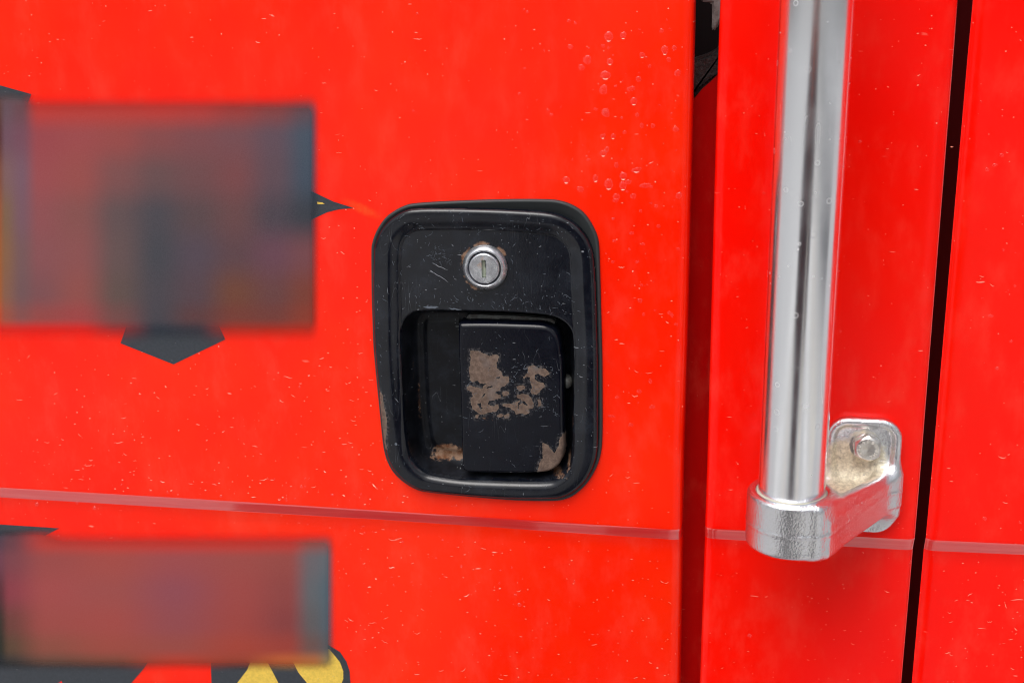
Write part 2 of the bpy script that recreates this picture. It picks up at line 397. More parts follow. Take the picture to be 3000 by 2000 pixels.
def panel(name, xl, xr, ledge, rl, rr, mat, parent, hole=None, dx=.004, ldeep=1.):
    """sheet from xl(z) to xr(z); rl / rr: fold the left / right edge back; ledge: step profile"""
    zt, zb = ledge
    # rows: parameter s; above the ledge by absolute z, on it by fraction, below by absolute z
    rows = [('a', z) for z in np.linspace(0, 1, 110)]                # 0 = top of sheet, 1 = crease
    rows += [('l', f) for f in (.03, .10, .2, .4, .6, .8, .9, .97)]
    rows += [('b', z) for z in np.concatenate([np.linspace(0, .25, 30)[1:], np.linspace(.25, 1, 20)[1:]])]
    fold = [(0, .022), (0, .012), (.0001, .0045), (.0005, .0024), (.0012, .0013), (.0024, .0006), (.0040, .00018), (.0058, 0)]   # (inset, depth)
    verts, nrow = [], 0
    base_x = None
    ncol = None
    for kind, s in rows:
        def zy(x):
            a, b2 = zt(x), zb(x)
            R = .0016
            if kind == 'a':
                e = s
                # concentrate rows near the crease
                z = Z_TOP+(a+R-Z_TOP)*(1-(1-e)**1.35) if e < 1 else a+R
                return z, 0.0
            if kind == 'l':
                z = a+(b2-a)*s; y = STEP*s
                # round the crease: ease near both ends
                if s < .15: z = a+R*(1-s/.15)**2*.6+(b2-a)*s; y = STEP*s*.8
                return z, y
            z0 = b2-.0008; return z0+(Z_BOT-z0)*s, STEP
        # initial guess of z at mid width for the side edges
        zm, _ = zy((float(xl(0))+float(xr(0)))/2)
        for _ in range(2):
            pass
        x0, x1 = float(xl(zy(float(xl(zm)))[0])), float(xr(zy(float(xr(zm)))[0]))
        cols = []
        if rl: cols += [(x0+i, min(d, .022*ldeep)) for i, d in fold]; xa = x0+.0078
        else: xa = x0
        xb = x1-.0078 if rr else x1
        n = ncol or max(4, int((xb-xa)/dx)); ncol = n
        cols += [(xa+(xb-xa)*k/n, 0) for k in range(n+1)]
        if rr: cols += [(x1-i, d) for i, d in reversed(fold)]
        for x, d in cols:
            z, y = zy(x)
            verts.append((x, float(y)+d, float(z)))
        nrow += 1; nc = len(cols)
    V = np.array(verts); faces = []; mi = []
    idx = np.arange(nrow*nc).reshape(nrow, nc)
    q = np.stack([idx[:-1, :-1], idx[1:, :-1], idx[1:, 1:], idx[:-1, 1:]], -1).reshape(-1, 4)
    rowi = np.repeat(np.arange(nrow-1), nc-1)
    if hole is not None:
        c = V[q].mean(1)[:, [0, 2]]; keep = sdist(c, hole) < 0; q, rowi = q[keep], rowi[keep]
    kinds = [r_[0] for r_ in rows]
    mi = [1 if (kinds[r_] == 'l' or kinds[r_+1] == 'l') and kinds[r_] != 'a' and not (kinds[r_+1] == 'b') else 0 for r_ in rowi]
    return mesh_obj(name, V, q, [mat, M_LEDGE], parent, midx=mi)

# ------------------------------------------------------------------ door handle outlines, traced on their own planes
GASK = [C1(*p) for p in [(118, 560), (125, 480), (150, 400), (190, 320), (250, 240), (330, 180), (420, 135), (520, 112), (800, 93), (1200, 78), (1500, 73), (1750, 76), (1850, 88), (1950, 120), (2050, 180), (2120, 260), (2180, 370), (2205, 450), (2215, 560), (2225, 900), (2235, 1300)]] + \
       [C2(*p) for p in [(2241, 150), (2243, 500), (2243, 800), (2232, 1000), (2190, 1150), (2110, 1290), (2010, 1390), (1920, 1440), (1800, 1462), (1500, 1460), (1200, 1440), (900, 1412), (650, 1385), (540, 1360), (430, 1300), (330, 1210), (270, 1110), (235, 1000), (215, 850), (190, 600), (165, 350), (140, 80)]] + [C1(130, 1250), C1(120, 900)]
PLATE = [C1(*p) for p in [(150, 560), (162, 480), (200, 380), (260, 290), (340, 220), (440, 168), (560, 150), (800, 147), (1100, 152), (1400, 163), (1700, 182), (1850, 212), (1980, 280), (2080, 380), (2140, 490), (2170, 620), (2188, 900), (2200, 1300)]] + \
        [C2(*p) for p in [(2206, 150), (2208, 500), (2208, 800), (2200, 1000), (2168, 1130), (2100, 1260), (2000, 1360), (1900, 1412), (1800, 1432), (1500, 1434), (1200, 1420), (900, 1395), (650, 1368), (560, 1345), (450, 1285), (350, 1190), (290, 1090), (255, 980), (235, 850), (210, 600), (185, 350), (160, 80)]] + [C1(150, 1250), C1(143, 900)]
INNER = [C1(*p) for p in [(380, 1150), (376, 850), (378, 600), (390, 490), (430, 420), (500, 372), (600, 358), (900, 355), (1200, 360), (1500, 378), (1700, 395), (1800, 415), (1870, 460), (1920, 520), (1945, 600), (1955, 750), (1965, 1000), (1980, 1250)]] + \
        [C2(*p) for p in [(1992, 100), (1992, 500), (1985, 800), (1975, 1020), (1950, 1130), (1905, 1215), (1830, 1275), (1740, 1305), (1500, 1308), (1000, 1290), (700, 1255), (580, 1215), (500, 1140), (455, 1050), (430, 900), (410, 700), (392, 400), (378, 50)]]
CUP = [C1(*p) for p in [(387, 1330), (395, 1240), (430, 1170), (490, 1120), (560, 1105), (800, 1100), (1200, 1108), (1500, 1122), (1700, 1140), (1800, 1160), (1880, 1200), (1940, 1260), (1968, 1330), (1975, 1450)]] + \
      [C2(*p) for p in [(1980, 200), (1978, 500), (1968, 800), (1958, 1000), (1938, 1120), (1895, 1200), (1820, 1258), (1730, 1283), (1500, 1286), (1000, 1268), (700, 1230), (590, 1192), (515, 1120), (470, 1040), (445, 900), (423, 700), (403, 400), (388, 50)]]
pl_gask = smooth_poly(xz(GASK, -.001)); pl_plate = smooth_poly(xz(PLATE, -.0015))
pl_inner = smooth_poly(xz(INNER, -.004)); pl_cup = smooth_poly(xz(CUP, -.0035))

# ------------------------------------------------------------------ THE DOOR
truck = empty('truck', 'red truck side with black paddle door handle, soft dark graphics and chrome grab rail', 'truck')
door = empty('door', 'red painted door left of the wide dark gap', parent=truck)
X_LEFT = P(-1700, 1000)[0]
panel('skin', lambda z: np.full(np.shape(z), X_LEFT), door_R, L_DOOR, False, True, M_RED_DOOR, door, hole=xz(PLATE, 0)*1.0 if False else pl_gask*.93+pl_gask.mean(0)*.07)

# --- the handle: plate and cup are one pressed height field, split at the mouth of the cup
mn, mx = pl_plate.min(0)-.002, pl_plate.max(0)+.002
GS = .00042
gx = np.arange(mn[0], mx[0], GS); gz = np.arange(mn[1], mx[1], GS)
XX, ZZ = np.meshgrid(gx, gz); pts = np.stack([XX.ravel(), ZZ.ravel()], 1)
d_o = sdist(pts, pl_plate)*1000; d_i = sdist(pts, pl_inner)*1000; d_c = sdist(pts, pl_cup)*1000       # mm
czt, czb = pl_cup[:, 1].max(), pl_cup[:, 1].min()
fz = np.clip((czt-pts[:, 1])/(czt-czb), 0, 1)                      # 0 at the top of the cup, 1 at its bottom
hgt = 5.0-2.6*(1-np.sqrt(np.clip(1-(1-np.clip(d_o/2.6, 0, 1))**2, 0, 1)))
hgt = np.where(d_o < 0, -3.5+np.clip(d_o, -1, 0), hgt*.999)
dome = .35*np.sin(np.clip(d_o/(d_o-d_i+1e-6), 0, 1)*math.pi)*(d_i < 0)*(d_o > 0)
hgt = hgt+dome
hgt = np.where((d_o > 0), hgt-1.7*(1-fz*.75)*sstep((d_i+6.5)/6.5)-.9*(1-fz*.75)*sstep((d_i+.35)/.5), hgt)
R = .7+3.6*sstep((fz-.45)/.5)                                      # lip radius, larger at the bottom
e = np.clip(-d_c, 0, None)
roll = np.where(e < R, R*(1-np.sqrt(np.clip(1-((R-e)/R)**2, 0, 1))), 0)
hgt = np.where((d_c <= 0) & (d_o > 0), hgt-roll*np.where(e < R, 1, 0), hgt)
DEP = 15.5
wall = 7.0
t = np.clip(d_c/wall, 0, 1)
lip0 = 5.0-2.3*(1-fz*.75)-R
bowl = lip0-(DEP+lip0-1)*(1-(1-t)**2.6)
bowl += 0.9*sstep((d_c-8.0)/3.2)*(pts[:, 0] < pl_cup[:, 0].min()+.03)  # pressed pad on the floor
hgt = np.where(d_c > 0, bowl, hgt)
# attributes: rust stains (0..1), chips (signed distance in mm)
zrot = np.zeros(len(pts))
def blob(cx, cz, rx, rz, ang=0.):
    dx, dz = pts[:, 0]-cx, pts[:, 1]-cz; ca, sa = math.cos(ang), math.sin(ang)
    u_, v_ = (dx*ca+dz*sa)/rx, (-dx*sa+dz*ca)/rz
    return np.exp(-(u_*u_+v_*v_))
LC = P(1421, 783, -.003)                                           # the lock's centre on the plate
rl_ = np.hypot(pts[:, 0]-LC[0], pts[:, 1]-LC[2])*1000; al = np.degrees(np.arctan2(pts[:, 1]-LC[2], pts[:, 0]-LC[0]))
ringm = np.exp(-((rl_-12.8)/1.9)**2)
sect = sum(np.exp(-(((al-a0+180) % 360-180)/w)**2)*s for a0, w, s in ((95, 24, .95), (50, 13, .85), (35, 8, .8), (150, 28, .9), (-118, 20, .95), (-150, 15, .55), (180, 15, .4)))
rust = ringm*np.clip(sect, 0, 1)
def rb(X, Y, rx, ry, s=1., dep=.015, crop=C2):
    global rust
    p = P(*crop(X, Y), dep); k = .3189*DIST/FPX
    rust = np.maximum(rust, s*blob(p[0], p[2], rx*k, ry*k))
rb(820, 1030, 190, 100, 1.15, .010); rb(760, 1060, 150, 60, 1.1, .010); rb(900, 1090, 120, 50, 1.0, .008)
rb(520, 600, 25, 420, .62, .004); rb(490, 300, 20, 300, .5, .006); rb(1800, 1200, 200, 50, .8, .002); rb(1930, 1100, 40, 150, .8, .0); rb(1500, 1225, 300, 22, .72, .0)
rb(1965, 760, 14, 110, .8, -.003); rb(2145, 450, 18, 60, .66, -.002, C1); rb(2165, 560, 12, 60, .62, -.002, C1)
chip_poly = xz([C2(*p) for p in [(203, 440), (230, 500), (240, 600), (265, 690), (265, 850), (250, 900), (270, 985), (245, 985), (232, 850), (214, 750), (203, 600)]], -.004)
chip = sdist(pts, chip_poly)*1000
Y3 = -hgt/1000
V = np.stack([pts[:, 0], Y3, pts[:, 1]], 1)
nx_, nz_ = len(gx), len(gz); idx = np.arange(nx_*nz_).reshape(nz_, nx_)
q = np.stack([idx[:-1, :-1], idx[:-1, 1:], idx[1:, 1:], idx[1:, :-1]], -1).reshape(-1, 4)
qo = d_o[q].max(1); qc = d_c[q].mean(1)
def sub(qs):
    used = np.unique(qs); mp = -np.ones(len(V), int); mp[used] = np.arange(len(used)); return used, mp[qs]
handle = empty('door_handle', 'black recessed paddle handle with key lock and worn bare metal', parent=truck)
us, qq = sub(q[(qo > -.6) & (qc <= 0)])
mesh_obj('handle_plate', V[us], qq, M_PLATE, handle, attrs={'rust': rust[us], 'chip': chip[us]})
us, qq = sub(q[(qo > -.6) & (qc > 0)])
o = mesh_obj('handle_cup', V[us], qq, M_CUP, handle, attrs={'rust': rust[us]}); o['label'] = 'dark recess with orange rust in its lower left corner'

# --- rubber gasket: rounded bead following the outline, wider at the top right
g_out = pl_gask; c0 = pl_plate.mean(0)
N = len(g_out); loops = []
for f, hh in ((0, -.0004), (.0002, .0014), (.0009, .0021), (.0018, .0018), (.0026, .0009), (.0075, .0007), (.0085, -.001)):
    nrm = np.roll(g_out, -1, 0)-np.roll(g_out, 1, 0); nrm /= np.linalg.norm(nrm, axis=1)[:, None]
    inw = np.stack([-nrm[:, 1], nrm[:, 0]], 1)
    s = np.sign(((c0-g_out)*inw).sum(1))[:, None]; ins = g_out+inw*s*f
    loops.append(np.stack([ins[:, 0], np.full(N, -hh), ins[:, 1]], 1))
V2 = np.concatenate(loops); fs = [(i*N+k, i*N+(k+1) % N, (i+1)*N+(k+1) % N, (i+1)*N+k) for i in range(len(loops)-1) for k in range(N)]
mesh_obj('gasket', V2, fs, M_RUBBER, handle)

# --- paddle
PAD = [C1(*p) for p in [(918, 1240), (925, 1212), (960, 1198), (1200, 1196), (1500, 1205), (1680, 1214), (1770, 1240), (1830, 1290), (1862, 1380), (1872, 1500)]] + \
      [C2(*p) for p in [(1884, 200), (1890, 500), (1893, 800), (1894, 960), (1878, 1060), (1840, 1130), (1770, 1175), (1680, 1194), (1500, 1200), (1250, 1197), (1050, 1192), (990, 1176), (966, 1140), (960, 1000), (955, 700), (943, 350), (927, 30)]]
pl_pad = smooth_poly(xz(PAD, .0005), 5)
mn, mx = pl_pad.min(0)-.0008, pl_pad.max(0)+.0008; G2 = .0004
ax = np.arange(mn[0], mx[0], G2); az = np.arange(mn[1], mx[1], G2); XX, ZZ = np.meshgrid(ax, az); pp = np.stack([XX.ravel(), ZZ.ravel()], 1)
dp = sdist(pp, pl_pad)*1000
xr_ = (pp[:, 0]-mn[0])/(mx[0]-mn[0]); zr_ = (pp[:, 1]-mn[1])/(mx[1]-mn[1])
RR = 1.5+2.0*sstep((zr_-.80)/.15)+.8*sstep((xr_-.8)/.2)
ph = 1.6+.9*np.sin(np.clip(zr_, 0, 1)*math.pi)-.8*xr_
prf = RR*(1-np.sqrt(np.clip(1-(1-np.clip(dp/RR, 0, 1))**2, 0, 1)))
ph = np.where(dp > 0, ph-prf, -4.5+np.clip(dp, -1, 0)*9)
ph -= .55*np.exp(-((xr_-.12)/.035)**2)*sstep(dp/3)*(zr_ < .99)*.0
def polyset(ps, dep): return [xz([C2(*p) for p in poly], dep) for poly in ps]
A = [(1030,85),(1105,80),(1200,130),(1250,115),(1285,130),(1285,170),(1270,190),(1275,240),(1310,270),(1325,310),(1380,325),(1385,370),(1350,400),(1310,420),(1310,445),(1270,450),(1260,470),(1310,490),(1315,515),(1270,525),(1200,545),(1190,575),(1230,590),(1280,570),(1295,600),(1270,640),(1200,650),(1170,665),(1120,665),(1050,610),(1035,560),(1035,510),(1060,500),(1040,460),(1005,440),(1000,410),(1030,400),(1090,415),(1140,430),(1150,405),(1180,385),(1120,380),(1090,350),(1050,370),(1030,350),(1025,300),(1015,250),(1030,210),(1030,130)]
B = [(1560,235),(1605,215),(1650,240),(1720,250),(1755,300),(1700,320),(1650,295),(1620,310),(1625,350),(1650,370),(1700,375),(1715,410),(1690,440),(1640,485),(1590,480),(1580,460),(1600,420),(1580,380),(1575,330),(1545,320),(1510,345),(1505,330),(1550,300)]
Cc = [(1455,405),(1520,395),(1535,425),(1500,455),(1455,440)]
D = [(1320,455),(1385,455),(1380,490),(1330,500)]
E = [(1455,490),(1500,475),(1570,490),(1600,530),(1610,570),(1620,600),(1570,620),(1575,650),(1540,670),(1500,655),(1450,665),(1430,630),(1380,600),(1325,590),(1330,565),(1400,570),(1470,545),(1500,530),(1460,515)]
F = [[(1650,530),(1675,525),(1680,590),(1655,590)], [(1080,668),(1108,668),(1104,700),(1078,697)], [(1265,683),(1310,650),(1332,675),(1300,692)], [(1340,668),(1390,655),(1388,695),(1348,702)]]
G = [(1690,930),(1740,950),(1775,1000),(1800,1020),(1840,960),(1850,880),(1885,850),(1905,900),(1900,1020),(1875,1110),(1800,1170),(1700,1210),(1640,1210),(1660,1130),(1690,1070),(1690,1000)]
HOLE = [[(1465,560),(1490,540),(1530,545),(1560,580),(1545,590),(1510,560),(1480,580),(1470,610)], [(1150,480),(1170,470),(1140,520),(1125,515)], [(1090,565),(1125,560),(1130,600),(1165,605),(1120,620)], [(1165,440),(1190,410),(1240,400),(1240,418),(1200,425)], [(1205,235),(1218,240),(1215,250),(1203,247)], [(1260,325),(1305,322),(1300,338),(1262,336)]]
wear = np.full(len(pp), -50.)
for poly in polyset([A, B, Cc, D, E, G]+F, -.0015): wear = np.maximum(wear, sdist(pp, poly)*1000)
for poly in polyset(HOLE, -.0015): wear = np.minimum(wear, -sdist(pp, poly)*1000)
prust = np.zeros(len(pp))
for X, Y, rx, ry, s in ((1750, 1195, 160, 25, .8), (1885, 980, 22, 140, .8), (1180, 700, 120, 40, .62), (1090, 800, 20, 60, .6)):
    c = P(*C2(X, Y), -.001); k = .3189*DIST/FPX
    prust = np.maximum(prust, s*np.exp(-((pp[:, 0]-c[0])/(rx*k))**2-((pp[:, 1]-c[2])/(ry*k))**2))
Vp = np.stack([pp[:, 0], -ph/1000, pp[:, 1]], 1); idx = np.arange(len(pp)).reshape(len(az), len(ax))
q = np.stack([idx[:-1, :-1], idx[:-1, 1:], idx[1:, 1:], idx[1:, :-1]], -1).reshape(-1, 4)
q = q[dp[q].max(1) > -.1]; used = np.unique(q); mp = -np.ones(len(pp), int); mp[used] = np.arange(len(used))
o = mesh_obj('paddle', Vp[used], mp[q], M_PADDLE, handle, attrs={'wear': wear[used], 'rust': prust[used]})
o['label'] = 'black paddle with brown patches of bare metal'
def prism(name, poly, y0, y1, mat, parent, bev=.0006):
    """polygon (x,z) extruded from y0 (front) to y1 (back)"""
    bm = bmesh.new(); f = bm.faces.new([bm.verts.new((p[0], y0, p[1])) for p in poly])
    ret = bmesh.ops.extrude_face_region(bm, geom=[f])
    for v in ret['geom']:
        if isinstance(v, bmesh.types.BMVert): v.co.y = y1
    bmesh.ops.recalc_face_normals(bm, faces=bm.faces)
    if bev: bmesh.ops.bevel(bm, geom=list(bm.edges), offset=bev, segments=2, affect='EDGES')
    me = bpy.data.meshes.new(name); bm.to_mesh(me); bm.free(); me.materials.append(mat)
    o = bpy.data.objects.new(name, me); COL.objects.link(o); o.parent = parent
    return o
prism('paddle_neck', xz([C1(1010, 1132), C1(1500, 1150), C1(1790, 1176), C1(1812, 1215), C1(1790, 1290), C1(990, 1290), C1(985, 1180)], .007), .0065, .013, M_HARD, handle)
pc = P(*C2(1912, 375), .010)
lathe('pivot_pin', [(.0001, .003), (.002, .003), (.003, .002), (.0034, 0), (.0034, -.006)], pc, M_HARD, handle, 24)

# --- lock: chromed ring, plug, slot
lc = (LC[0], -.0027, LC[2])
lathe('lock_ring', [(.0122, -.001), (.01235, .0004), (.0121, .0011), (.0112, .0022), (.0104, .0031), (.0098, .0034), (.0094, .0032), (.0090, .0024), (.0087, .0018), (.00855, .0006), (.0085, -.001)], lc, M_LOCK, handle, 96)
pl_o = []
slot_w, slot_h = .00115, .0048
# plug face with a real slot cut through it: ring of quads from the rim to the slot outline
seg = 96; Vq, Fq = [], []
def slotpt(a):
    c_, s_ = math.cos(a), math.sin(a); k = min(slot_w/max(abs(c_), 1e-6), slot_h/max(abs(s_), 1e-6)); return k*c_, k*s_-.0001
prof = [(.0083, -.001), (.0083, .0028), (.0080, .0034), (.0075, .0037), (.0073, .0037)]
for rr, h in prof:
    for k in range(seg):
        a = 2*math.pi*k/seg; Vq.append((lc[0]+rr*math.cos(a), lc[1]-h, lc[2]+rr*math.sin(a)))
angs = [2*math.pi*k/seg for k in range(seg)]
ca = math.atan2(slot_h, slot_w)
for hh in (.0037, -.0005):
    for k in range(seg):
        a = angs[k]
        for cr in (ca, math.pi-ca, math.pi+ca, 2*math.pi-ca):
            if abs(a-cr) < math.pi/seg: a = cr
        x_, z_ = slotpt(a); Vq.append((lc[0]+x_, lc[1]-hh, lc[2]+z_))
nl = len(prof)+2
for i in range(nl-1):
    for k in range(seg): Fq.append((i*seg+k, i*seg+(k+1) % seg, (i+1)*seg+(k+1) % seg, (i+1)*seg+k))
lp = mesh_obj('lock_plug', Vq, Fq, M_PLUG, handle)
bm = bmesh.new(); bm.from_mesh(lp.data); bmesh.ops.recalc_face_normals(bm, faces=bm.faces)
for e_ in bm.edges:
    if len(e_.link_faces) == 2 and e_.calc_face_angle(0) > .6: e_.smooth = False
bm.to_mesh(lp.data); bm.free()
prism('key_slot_shutter', [(lc[0]-.0014, lc[2]-.005), (lc[0]+.0005, lc[2]-.005), (lc[0]+.0007, lc[2]-.001), (lc[0]+.00025, lc[2]+.0012), (lc[0]+.0004, lc[2]+.003), (lc[0]-.0001, lc[2]+.005), (lc[0]-.0014, lc[2]+.005)], lc[1]-.0018, lc[1], M_SLOT, handle, .0002)
prism('key_slot_shade_sheet', [(lc[0]-.0015, lc[2]-.0052), (lc[0]+.0015, lc[2]-.0052), (lc[0]+.0015, lc[2]+.0052), (lc[0]-.0015, lc[2]+.0052)], lc[1]-.0002, lc[1]+.0004, M_DARK, handle, 0)

# --- vinyl graphics on the door
def skin_pt(px, py, off=.00018):
    p = P(px, py, -off)
    if p[2] < (float(L_DOOR[0](p[0]))+float(L_DOOR[1](p[0])))/2: p = P(px, py, STEP-off)
    return p
def decal(name, poly, mat, crop, lift=.0002, smooth=False, label=None):
    q_ = [crop(*p) for p in poly]
    if smooth: q_ = [tuple(p) for p in smooth_poly(q_, 4)]
    pts_ = [skin_pt(a, b_, lift) for a, b_ in q_]
    bm = bmesh.new(); f = bm.faces.new([bm.verts.new(tuple(p)) for p in pts_]); 
    if f.calc_area() and (f.normal_update() or f.normal.y > 0): f.normal_flip()
    bmesh.ops.triangulate(bm, faces=[f])
    me = bpy.data.meshes.new(name); bm.to_mesh(me); bm.free(); me.materials.append(mat)
    o = bpy.data.objects.new(name, me); COL.objects.link(o); o.parent = door
    if label: o['label'] = label
    return o
decal('black_decal', [(1560, 612), (1605, 635), (1700, 680), (1803, 713), (1730, 720), (1670, 735), (1605, 765), (1560, 790)], M_VB, C4, label='black vinyl spike pointing at the handle')
decal('yellow_decal', [(1618, 682), (1645, 685), (1657, 693), (1620, 694)], M_VY, C4, .0003)
decal('black_decal', [(690, 1180), (1060, 1180), (1110, 1300), (1150, 1383), (885, 1510), (615, 1403), (650, 1300)], M_VB, C4, label='black vinyl arrow pointing down')
decal('black_decal', [(-300, 0), (0, 88), (160, 133), (130, 210), (-300, 230)], M_VB, C4)
decal('black_decal', [(-300, 315), (0, 332), (370, 356), (250, 420), (-300, 450)], M_VB, C5)
decal('black_decal', [(-300, 1080), (1000, 1080), (900, 1235), (820, 1326), (690, 1500), (-300, 1500)], M_VB, C5)
decal('red_decal', [(360, 1330), (385, 1310), (392, 1330), (392, 1500), (200, 1500)], simple('red_vinyl', (.78, .012, .008), .25), C5, .0003)
decal('black_decal', [(1318, 1090), (1322, 1250), (1330, 1500), (1900, 1500), (2110, 1500), (2180, 1500), (2195, 1400), (2195, 1326), (2190, 1250), (2170, 1190), (2130, 1130), (2080, 1100), (2040, 1075), (2000, 1180)], M_VB, C5)
decal('yellow_decal', [(1590, 1130), (1640, 1130), (1700, 1240), (1745, 1326), (1830, 1500), (1380, 1500), (1487, 1322), (1550, 1240)], M_VY, C5, .0003)
decal('yellow_decal', [(1830, 1180), (2060, 1110), (2090, 1145), (2130, 1195), (2150, 1250), (2150, 1300), (2132, 1345), (2090, 1400), (2000, 1400), (1925, 1326), (1870, 1260)], M_VY, C5, .0003)

def lin(c):
    c = np.asarray(c, float)/255; return np.where(c <= .04045, c/12.92, ((c+.055)/1.055)**2.4)
K_PRINT = 1.32
def soft_print(name, crop, cols, rows, table, x0, x1, y0, y1, alpha_fn, label):
    tb = lin(np.array(table))/K_PRINT
    nx2, ny2 = 150, 110
    X = np.linspace(x0, x1, nx2); Y = np.linspace(y0, y1, ny2)
    def smooth_interp(xs, ks):
        i = np.clip(np.searchsorted(ks, xs)-1, 0, len(ks)-2); t_ = np.clip((xs-np.array(ks)[i])/(np.array(ks)[i+1]-np.array(ks)[i]), 0, 1); return i, t_*t_*(3-2*t_)
    ix, tx = smooth_interp(X, cols); iy, ty = smooth_interp(Y, rows)
    img = np.zeros((ny2, nx2, 3)); V_, Cc_, A_ = [], [], []
    for j in range(ny2):
        for i in range(nx2):
            c = (tb[iy[j], ix[i]]*(1-tx[i])+tb[iy[j], ix[i]+1]*tx[i])*(1-ty[j])+(tb[iy[j]+1, ix[i]]*(1-tx[i])+tb[iy[j]+1, ix[i]+1]*tx[i])*ty[j]
            V_.append(skin_pt(*crop(X[i], Y[j]), .0005)); Cc_.append((*c, 1)); A_.append(alpha_fn(X[i], Y[j]))
    idx = np.arange(nx2*ny2).reshape(ny2, nx2)
    q = np.stack([idx[:-1, :-1], idx[1:, :-1], idx[1:, 1:], idx[:-1, 1:]], -1).reshape(-1, 4)
    o = mesh_obj(name, V_, q, M_SOFT, door, attrs={'print': np.array(Cc_), 'cover': np.array(A_)}); o['label'] = label
    return o
S = lambda a, b_, v: float(sstep((v-a)/(b_-a)))
soft_print('faded_print', C4, [-300, 0, 25, 110, 200, 400, 600, 800, 1000, 1200, 1400, 1560, 1620], [130, 200, 350, 550, 750, 950, 1150, 1270, 1350, 1420], [
    [(100,75,75),(105,80,85),(105,82,85),(95,85,90)]+[(255,22,14)]*7+[(190,60,50)]*2,
    [(60,45,40),(95,60,55),(105,80,90),(110,70,78),(200,56,48),(195,58,50),(195,58,50),(198,56,48),(190,58,52),(165,58,54),(140,65,65),(100,72,80),(85,85,98)],
    [(60,35,30),(90,45,45),(115,80,95),(122,76,92),(160,70,76),(163,74,76),(158,74,72),(140,74,75),(130,74,78),(122,76,82),(100,78,90),(72,84,100),(60,86,108)],
    [(110,70,40),(130,75,55),(130,95,95),(125,90,105),(160,76,80),(158,78,76),(130,80,80),(108,78,80),(115,75,78),(125,72,75),(98,76,86),(68,80,96),(60,82,100)],
    [(150,85,40),(155,85,48),(130,98,75),(125,88,100),(148,80,84),(140,82,80),(100,80,82),(76,72,80),(92,72,76),(108,72,74),(78,68,78),(58,62,72),(52,60,72)],
    [(160,90,40),(160,92,45),(140,98,70),(122,88,90),(142,82,86),(145,82,82),(104,82,82),(70,70,78),(86,72,84),(96,68,74),(108,70,84),(120,72,78),(135,70,70)],
    [(165,90,40),(165,92,42),(140,95,75),(118,85,88),(130,80,84),(150,80,76),(100,80,76),(75,70,78),(88,68,76),(115,68,52),(108,66,66),(125,62,50),(150,60,45)],
    [(195,75,35),(190,75,40),(160,82,65),(140,80,78),(155,72,70),(165,68,68),(118,74,72),(72,68,76),(95,60,62),(122,60,50),(118,60,54),(140,58,42),(160,58,42)],
    [(252,28,16)]*3+[(252,28,16),(252,28,16),(252,28,16),(168,50,52),(48,58,72),(62,60,72),(190,50,32),(190,50,28),(200,48,26),(205,48,26)],
    [(252,28,16)]*6+[(200,45,40),(45,55,70),(60,60,70)]+[(252,28,16)]*4],
    -300, 1640, 110, 1425,
    lambda X, Y: (S(112, 245, Y)*S(90, 190, X)+S(112, 180, Y)*(1-S(90, 190, X)))*(1-S(1275, 1412, Y))*(1-S(1570, 1636, X)),
    'large soft dark red and slate printed graphic')
soft_print('faded_print', C5, [-300, 0, 60, 300, 700, 1100, 1500, 1800, 1960, 2060, 2100], [360, 450, 550, 750, 950, 1100, 1200, 1260], [
    [(60,70,80),(60,70,80),(80,60,70),(200,56,48)]+[(255,22,14)]*7,
    [(80,60,75),(90,60,75),(110,62,72),(195,62,54),(204,60,50),(206,58,48),(206,58,48),(200,60,52),(150,85,80),(140,90,90),(150,80,80)],
    [(110,60,75),(115,62,78),(130,66,75),(162,74,72),(172,76,70),(165,76,78),(165,76,72),(158,75,70),(110,104,110),(98,108,116),(98,108,116)],
    [(90,40,50),(95,42,52),(145,60,72),(170,76,75),(165,78,75),(152,76,86),(166,73,70),(150,70,68),(100,104,110),(84,104,116),(84,104,116)],
    [(45,40,30),(55,42,34),(115,62,56),(165,75,70),(170,75,70),(154,75,80),(165,70,65),(142,64,64),(98,95,98),(84,100,112),(84,100,112)],
    [(35,38,30),(38,40,30),(95,68,50),(148,78,64),(165,75,64),(160,75,68),(172,68,54),(162,64,54),(112,84,80),(90,92,96),(90,92,96)],
    [(28,30,38),(32,36,42),(55,50,48),(108,72,58),(130,72,55),(190,62,42),(160,65,45),(200,100,50),(190,110,60),(150,130,90),(120,110,90)],
    [(25,30,42),(28,32,44),(35,40,50),(40,44,55),(60,46,50),(252,28,16),(60,50,50),(215,160,60),(90,80,60),(215,165,65),(215,170,65)]],
    -300, 2110, 355, 1262,
    lambda X, Y: (S(352, 500, Y)*S(200, 420, X)+S(352, 420, Y)*(1-S(200, 420, X)))*(1-S(1160, 1262, Y))*(1-S(2030, 2106, X)),
    'long soft brownish red printed graphic below the moulding')

# ------------------------------------------------------------------ THE BODY behind and beside the door
body = truck
panel('pillar_panel', pil_L, pil_R, L_PIL, True, True, M_RED, body, dx=.003)
X_RIGHT = P(4300, 1000)[0]
panel('rear_panel', rear_L, lambda z: np.full(np.shape(z), X_RIGHT), L_REAR, True, False, M_RED, body, ldeep=.10)
